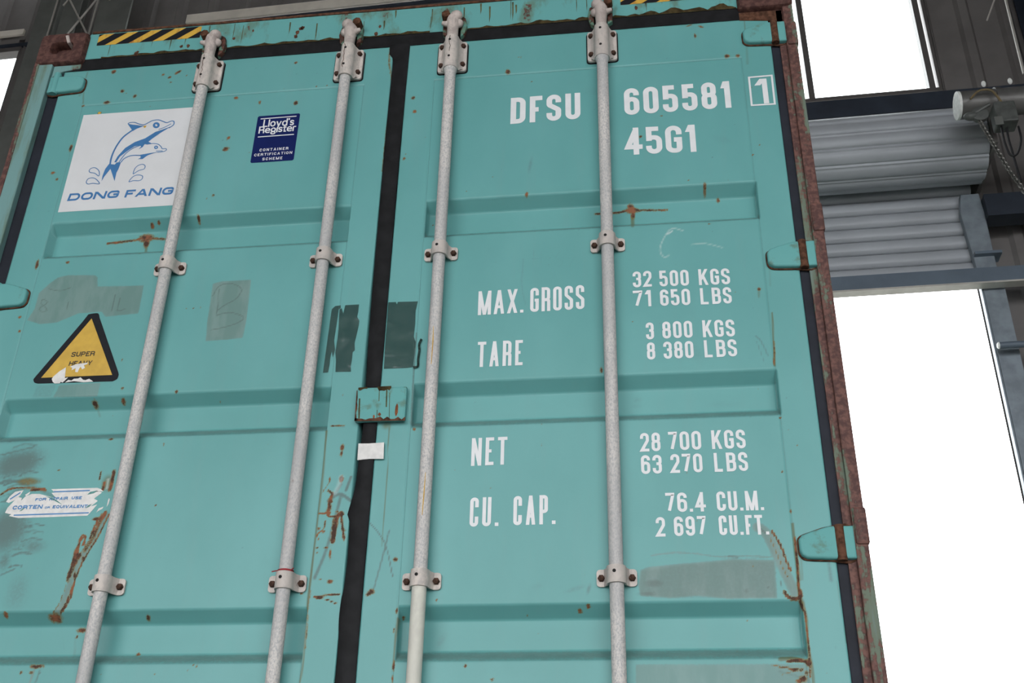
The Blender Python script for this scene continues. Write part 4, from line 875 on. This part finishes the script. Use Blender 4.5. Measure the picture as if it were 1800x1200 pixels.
# ------------------------------------------------------------------ stickers and lettering
LY, SY = YD-.0012, YD-.0007
def words(parent, items, hpx, tw, mat=None, y=LY, name='lettering', shear=0, gap=None, label=None):
    """items: (string, left-baseline pixel, right-baseline pixel); hpx: top-left pixel of the first one"""
    h = abs(D(*hpx, y)[1]-D(*items[0][1], y)[1])
    for s, a, b in items:
        mb = MB(); p, q = D(*a, y), D(*b, y); text(mb, s, p[0], q[0], p[1], h, h*tw, y, shear, None if gap is None else gap*h, (q[1]-p[1])/(q[0]-p[0]))
        mb.build(name, mat or M['white'], parent, label if len(items) == 1 else None)
words(DR, [('DFSU', (897,218), (1020.5,208.5))], (897,172.5), .168, label='white letters DFSU')
words(DR, [('605581', (1098,202.5), (1286,189))], (1098,156), .165, gap=.12, label='white number 605581')
words(DR, [('45G1', (1099.5,272.5), (1224.5,266.5))], (1101,225), .165, gap=.10, label='white code 45G1')
bxm = MB()
B4 = [D(*p, LY) for p in ((1316.5,136),(1356.5,132.5),(1362,182.5),(1321.5,185))]
ribbon(bxm, B4, .0055, LY, True); p, q = D(1334,182.5,LY), D(1351,181,LY); text(bxm, '1', p[0]-.006, q[0]+.002, p[1], D(1332,136.5,LY)[1]-p[1]-.005, .0148, LY)
bxm.build('lettering', M['white'], DR, 'white digit 1 in a thin white square')
words(DR, [('MAX.', (839.8,553.8), (920,549)), ('GROSS', (931.8,548.3), (1027.4,542.7))], (840.8,512), .118, gap=.10)
words(DR, [('TARE', (838.5,645), (918.5,641.5))], (838.5,601), .118, gap=.13)
words(DR, [('NET', (827.8,818.7), (891,816))], (830,770), .118, gap=.13)
words(DR, [('CU.', (825,925.5), (876,924)), ('CAP.', (902,923), (976.5,920.5))], (825,874.5), .118, gap=.13)
for s, rows, top in (('a', [('32', (1112.8,505.3), (1146,503.3)), ('500', (1159.7,503.5), (1211.5,501.8)), ('KGS', (1229,501), (1284,499.3))], (1112.8,477.5)),
                     ('b', [('71', (1113.3,539.5), (1145,538)), ('650', (1161,537.5), (1214,535.7)), ('L', (1232,535), (1246,534.6)), ('BS', (1252.5,534.2), (1287,533))], (1113.3,511)),
                     ('c', [('3', (1136,596.7), (1150,596)), ('800', (1165,595), (1218,593.3)), ('KGS', (1236,592.6), (1292.5,591))], (1136,567)),
                     ('d', [('8', (1137.8,632), (1152.3,631.3)), ('380', (1167,630.5), (1220,629)), ('L', (1239,628), (1253,627.7)), ('BS', (1260,627.4), (1296.3,626))], (1137.8,602)),
                     ('e', [('28', (1126,793.7), (1161.5,792.5)), ('700', (1175.7,791.6), (1233.3,789.8)), ('KGS', (1252,789), (1311.5,787.5))], (1126,761)),
                     ('f', [('63', (1127.5,833), (1164,832)), ('270', (1179.5,831), (1235.7,829.7)), ('L', (1256.5,829), (1271,828.8)), ('BS', (1278,828.5), (1315.7,827.3))], (1127.5,800)),
                     ('g', [('76.4', (1170.7,900), (1241.5,898.5)), ('CU.M.', (1261,897.8), (1343.5,896.3))], (1170.7,866)),
                     ('h', [('2', (1153.7,943), (1170,942.6)), ('697', (1185.7,942), (1242.3,940.8)), ('CU.FT.', (1265,940.3), (1352.5,939))], (1153.7,908.7))):
    words(DR, rows, top, .152, gap=.12)
# dolphin logo sticker
z5 = lambda a, b: (60+a/6, 180+b/6)
x0, zt_ = D(147, 202.3, SY); xb, zb_ = D(101.7, 373, SY)
st = MB().flat([(x0, zb_), (RODS[0]+.004, zb_), (RODS[0]+.004, zt_), (x0, zt_)], SY).build('sticker', M['vinyl'], CT, 'white square logo sticker with two blue dolphins')
em = MB()
def ln(pts, wd, closed=False): ribbon(em, [D(*z5(*p), LY) for p in smooth_pts(pts, closed, 5)], wd*1.25/6/560, LY, closed)
def fillp(pts, sm=True): em.flat([D(*z5(*p), LY-.0001) for p in (smooth_pts(pts, True, 3) if sm else pts)], LY-.0001)
def ring(cx, cz, ro, ri):
    a = [(cx+ro*math.cos(t*math.pi/8), cz+ro*.9*math.sin(t*math.pi/8)) for t in range(16)]; ln(a, ro-ri, True)
ln([(800,660),(812,590),(840,515),(885,435),(945,360),(1040,290)], 15)
fillp([(985,224),(1040,302),(1080,278),(1120,262),(1165,246),(1120,244),(1085,238),(1040,234)], False)
ln([(988,226),(1010,213),(1060,211),(1110,228),(1160,234),(1210,210),(1250,191),(1310,184),(1360,200),(1400,213),(1450,195),(1475,203),(1468,238),(1420,270)], 9)
ln([(1312,285),(1380,260),(1445,225)], 7)
fillp([(1445,252),(1330,322),(1240,385),(1205,415),(1245,433),(1190,442),(1165,440),(1145,470),(1100,495),(1128,465),(1118,452),(1060,462),(985,510),(905,570),(865,632),(845,630),(880,568),(960,480),(1060,418),(1170,378),(1280,310),(1380,276)], False)
ring(1288, 240, 24, 4)
ln([(893,632),(960,545),(1040,485),(1122,452)], 8)
ln([(1190,440),(1260,432),(1310,442),(1340,468),(1352,488),(1388,487),(1395,500),(1370,516),(1300,526)], 7); ln([(1285,512),(1355,510)], 6)
fillp([(1372,515),(1265,533),(1200,556),(1165,580),(1142,597),(1092,597),(1122,582),(1122,563),(1070,562),(1150,546),(1260,528)], False)
ln([(915,632),(950,592),(1010,564),(1070,557),(1130,560)], 9); ring(1286, 473, 14, 3)
fillp([(790,648),(850,655),(870,632),(915,630),(890,700),(868,740),(848,830),(805,700),(740,780),(710,830),(722,770),(750,700)], False)
for d in ([(580,720),(600,695),(640,688),(675,710),(688,740),(680,775),(640,747),(592,738)], [(550,842),(570,805),(620,795),(660,815),(688,857),(620,852),(570,860)], [(1045,752),(1060,702),(1092,668),(1140,652),(1170,668),(1158,702),(1110,715),(1070,738)], [(1000,835),(1040,785),(1090,765),(1142,775),(1135,810),(1100,825),(1050,824)]): ln(d, 7, True)
em.build('dolphin_emblem', M['blue'], st, 'blue outline emblem of two leaping dolphins')
words(st, [('DONG', z5(345,1040), z5(880,1003)), ('FANG', z5(948,1003), z5(1455,968))], z5(372,962), .25, M['blue'], LY, shear=.14, gap=.13, label='blue words DONG FANG')
for px, py, r in ((*z5(1172,256), 3), (*z5(690,114), 3.5)):
    x, z = D(px, py); MB().flat([(x+r/560*math.cos(t*.5236)*random.uniform(.6, 1.1), z+r/560*math.sin(t*.5236)*random.uniform(.6, 1.1)) for t in range(12)], LY-.0002).build('rust_stain', M['hazard'], st)
# navy certification sticker
z6 = lambda a, b: (430+a/10, 180+b/10)
x0, zt_ = D(*z6(235,243), SY); x1, zb_ = D(*z6(860,1015), SY); r = .004
q = [(x0+r, zb_), (x1-r, zb_), (x1, zb_+r), (x1, zt_-r), (x1-r, zt_), (x0+r, zt_), (x0, zt_-r), (x0, zb_+r)]
lr = MB().flat(q, SY).build('sticker', M['navy'], CT, 'small navy blue certification sticker')
for a, b in (((282,290), (912,240)), ((232,607), (866,560))):
    bars = MB(); ribbon(bars, [D(*z6(*a), LY), D(*z6(*b), LY)], .0034, LY); bars.build('rule_line', M['white'], lr)
def wtext(parent, s, a, b, h, tw, mat, f, shear=0, gap=None, top=None):
    mb = MB(); p, q = D(*f(*a), LY), D(*f(*b), LY); hh = D(*f(*top), LY)[1]-p[1] if top else h
    text(mb, s, p[0], q[0], p[1], hh, hh*tw, LY, shear, None if gap is None else gap*hh, (q[1]-p[1])/(q[0]-p[0])); return mb.build('lettering', mat, parent)
wtext(lr, "Lloyd's", (318,434), (862,400), 0, .15, M['white'], z6, 0, .06, (335,305))
wtext(lr, 'Register', (240,548), (895,500), 0, .15, M['white'], z6, 0, .06, (262,425))
wtext(lr, 'CONTAINER', (260,862), (765,828), 0, .19, M['white'], z6, 0, .34, (266,815)); wtext(lr, 'CERTIFICATION', (165,948), (833,900), 0, .19, M['white'], z6, 0, .32, (172,903)); wtext(lr, 'SCHEME', (308,1020), (660,997), 0, .19, M['white'], z6, 0, .34, (315,973))
# warning triangle
z7 = lambda a, b: (a/6.923, 540+b/6.923)
tri = smooth_pts([(1075,85),(1120,76),(1195,73),(1212,125)], n=3)+[(1440,790)]+smooth_pts([(1445,820),(1425,870),(1370,900)], n=4)+smooth_pts([(460,928),(420,915),(406,880),(425,850)], n=4)+[(1000,180)]
wt = MB().flat([D(*z7(*p), SY) for p in tri], SY).build('sticker', M['black'], CT, 'yellow warning triangle with black border, torn at the bottom')
MB().flat([D(*z7(*p), LY) for p in ((1115,135),(1365,822),(500,857))], LY).build('triangle_face', M['yellow'], wt)
LYo = LY; LY = LY-.0004
wtext(wt, 'SUPER', (860,603), (1145,590), 0, .19, M['ink'], z7, .1, .12, (872,545)); wtext(wt, 'HEAVY', (832,712), (1112,702), 0, .19, M['ink'], z7, .1, .12, (845,656))
tm = MB(); LY -= .0003
for pl in ([(630,870),(650,840),(720,780),(803,728),(795,800),(790,860),(830,850),(790,890),(760,915),(740,905),(725,925),(665,926),(640,905)], [(850,722),(930,690),(1070,673),(1062,690),(1020,705),(1035,735),(1000,755),(980,722),(960,752),(945,790),(915,785),(920,740),(870,765),(880,735)], [(790,915),(830,882),(870,890),(900,868),(950,865),(980,850),(1010,880),(1040,885),(1085,868),(1135,902),(1015,912),(900,898),(850,905)]):
    tm.flat([D(*z7(*p), LY) for p in pl], LY)
tm.build('torn_patch', M['paper'], wt, 'white torn paper showing through'); LY = LYo
# repair label
z8 = lambda a, b: (a/7.5, 800+b/7.5)
rp = MB()
for pl in ([(65,758),(100,690),(235,548),(290,560),(275,600),(330,545),(420,508),(520,508),(620,535),(750,572),(700,520),(680,495),(720,490),(675,445),(1000,436),(1285,428),(1330,445),(1365,475),(1260,478),(1200,485),(1150,520),(1235,500),(1285,470),(1345,490),(1240,570),(1290,600),(1200,672),(1280,648),(1220,720),(1180,765),(1150,795),(700,812),(240,826),(115,800),(150,775),(110,770)],
           [(80,612),(125,545),(200,480),(312,458),(270,525),(190,592),(115,628)], [(1405,680),(1425,590),(1438,562),(1447,580),(1430,640)], [(1268,755),(1300,700),(1365,675),(1350,705),(1300,730)], [(330,520),(400,478),(385,510),(345,540)]):
    rp.flat([D(*z8(*p), SY) for p in pl], SY)
rl = rp.build('sticker', M['paper'], CT, 'scraped white repair label with blue lines')
for a, b in (((705,481), (1185,463)), ((180,789), (1170,757)), ((130,580), (270,490))):
    bl = MB(); ribbon(bl, [D(*z8(*a), LY), D(*z8(*b), LY)], .0034, LY); bl.build('rule_line', M['skyblue'], rl)
for s, a, b, t, tw in (('FOR', (460,602), (603,595), (466,565), .27), ('REPAIR', (645,596), (888,584), (650,556), .27), ('USE', (937,581), (1073,577), (940,543), .27), ('CORTEN', (158,716), (552,702), (168,664), .27), ('OR', (585,702), (652,699), (588,676), .27), ('EQUIVALENT', (688,699), (1148,690), (695,658), .27)):
    wtext(rl, s, a, b, 0, tw, M['skyblue'], z8, .12, .16, t)
gs = MB()
for pl in ([(600,540),(680,555),(760,600),(820,650),(760,620),(690,580)], [(250,738),(300,700),(330,690),(290,725)], [(1125,700),(1160,660),(1210,640),(1180,675)], [(1150,518),(1190,480),(1290,462),(1230,500)]): gs.flat([D(*z8(*p), LY-.0003) for p in pl], LY-.0003)
gs.build('scrape', plain('scraped_teal', (.09, .24, .22), .6), rl, 'scrape marks down to the teal paint')
# hazard tape on the header
def hazard(px0, px1, ytop, ybot, label):
    y = HY-.0006; x0, z1 = D(px0, ytop, y); x1, _ = D(px1, ytop, y); z0 = D(px0, ybot, y)[1]
    b = MB().flat([(x0, z0), (x1, z0), (x1, z1), (x0, z1)], y).build('hazard_tape', M['hazard'], hd, label)
    s_ = MB(); h = z1-z0; p = .083; x = x0-.10
    while x < x1+.05:
        q = [(x, 0), (x+.045, 0), (x+.045+h*1.45, h), (x+h*1.45, h)]; Q = []
        def clipx(P, lim, keep):
            out = []
            for (ax, az), (bx_, bz_) in zip(P, P[1:]+P[:1]):
                ia, ib = keep(ax), keep(bx_)
                if ia: out.append((ax, az))
                if ia != ib: t = (lim-ax)/(bx_-ax); out.append((lim, az+(bz_-az)*t))
            return out
        q = clipx(q, x0, lambda v: v >= x0); q = clipx(q, x1, lambda v: v <= x1) if q else q
        if len(q) > 2: s_.flat([(a, z0+c) for a, c in q], y-.0005)
        x += p
    s_.build('black_stripe', M['black'], b)
hazard(175, 352, 61, 80, 'yellow and black hazard tape at the left end of the header')
xr0, xr1 = 1090, 1205; zz_t = D(175, 61, HY)[1]
hazard(xr0, xr1, -10, 9, 'yellow and black hazard tape at the right end of the header')

# ------------------------------------------------------------------ trailer under the container
TR = empty('container_trailer', (0, 0, 0), 'red skeletal trailer carrying the teal container', 'trailer')
fr = MB()
for x in (-.55, .40): fr.box(x, x+.15, .1, 11.8, .85, 1.12)
for y in (.1, 3.5, 7.5, 11.4): fr.box(-1.2, 1.2, y, y+.25, 1.05, 1.2)
fr.build('frame', M['chassis'], TR)
for y in (1.4, 2.7, 4.0):
    MB().lathe([(.06, -1.0), (.06, 1.0)], 12, 'x', (0, y, .5)).build('axle', M['chassis'], TR)
    for x in (-.95, .95): MB().lathe([(.28, -.17), (.47, -.16), (.5, -.1), (.5, .1), (.47, .16), (.28, .17)], 32, 'x', (x, y, .5)).build('wheel', M['tyre'], TR, smooth=True)
for x in (-.475, .475): MB().box(x-.06, x+.06, 9.2, 9.32, 0, .9).build('landing_leg', M['chassis'], TR)
MB().box(-.5, .5, 1.2, 4.2, .6, .85).build('bogie', M['chassis'], TR)
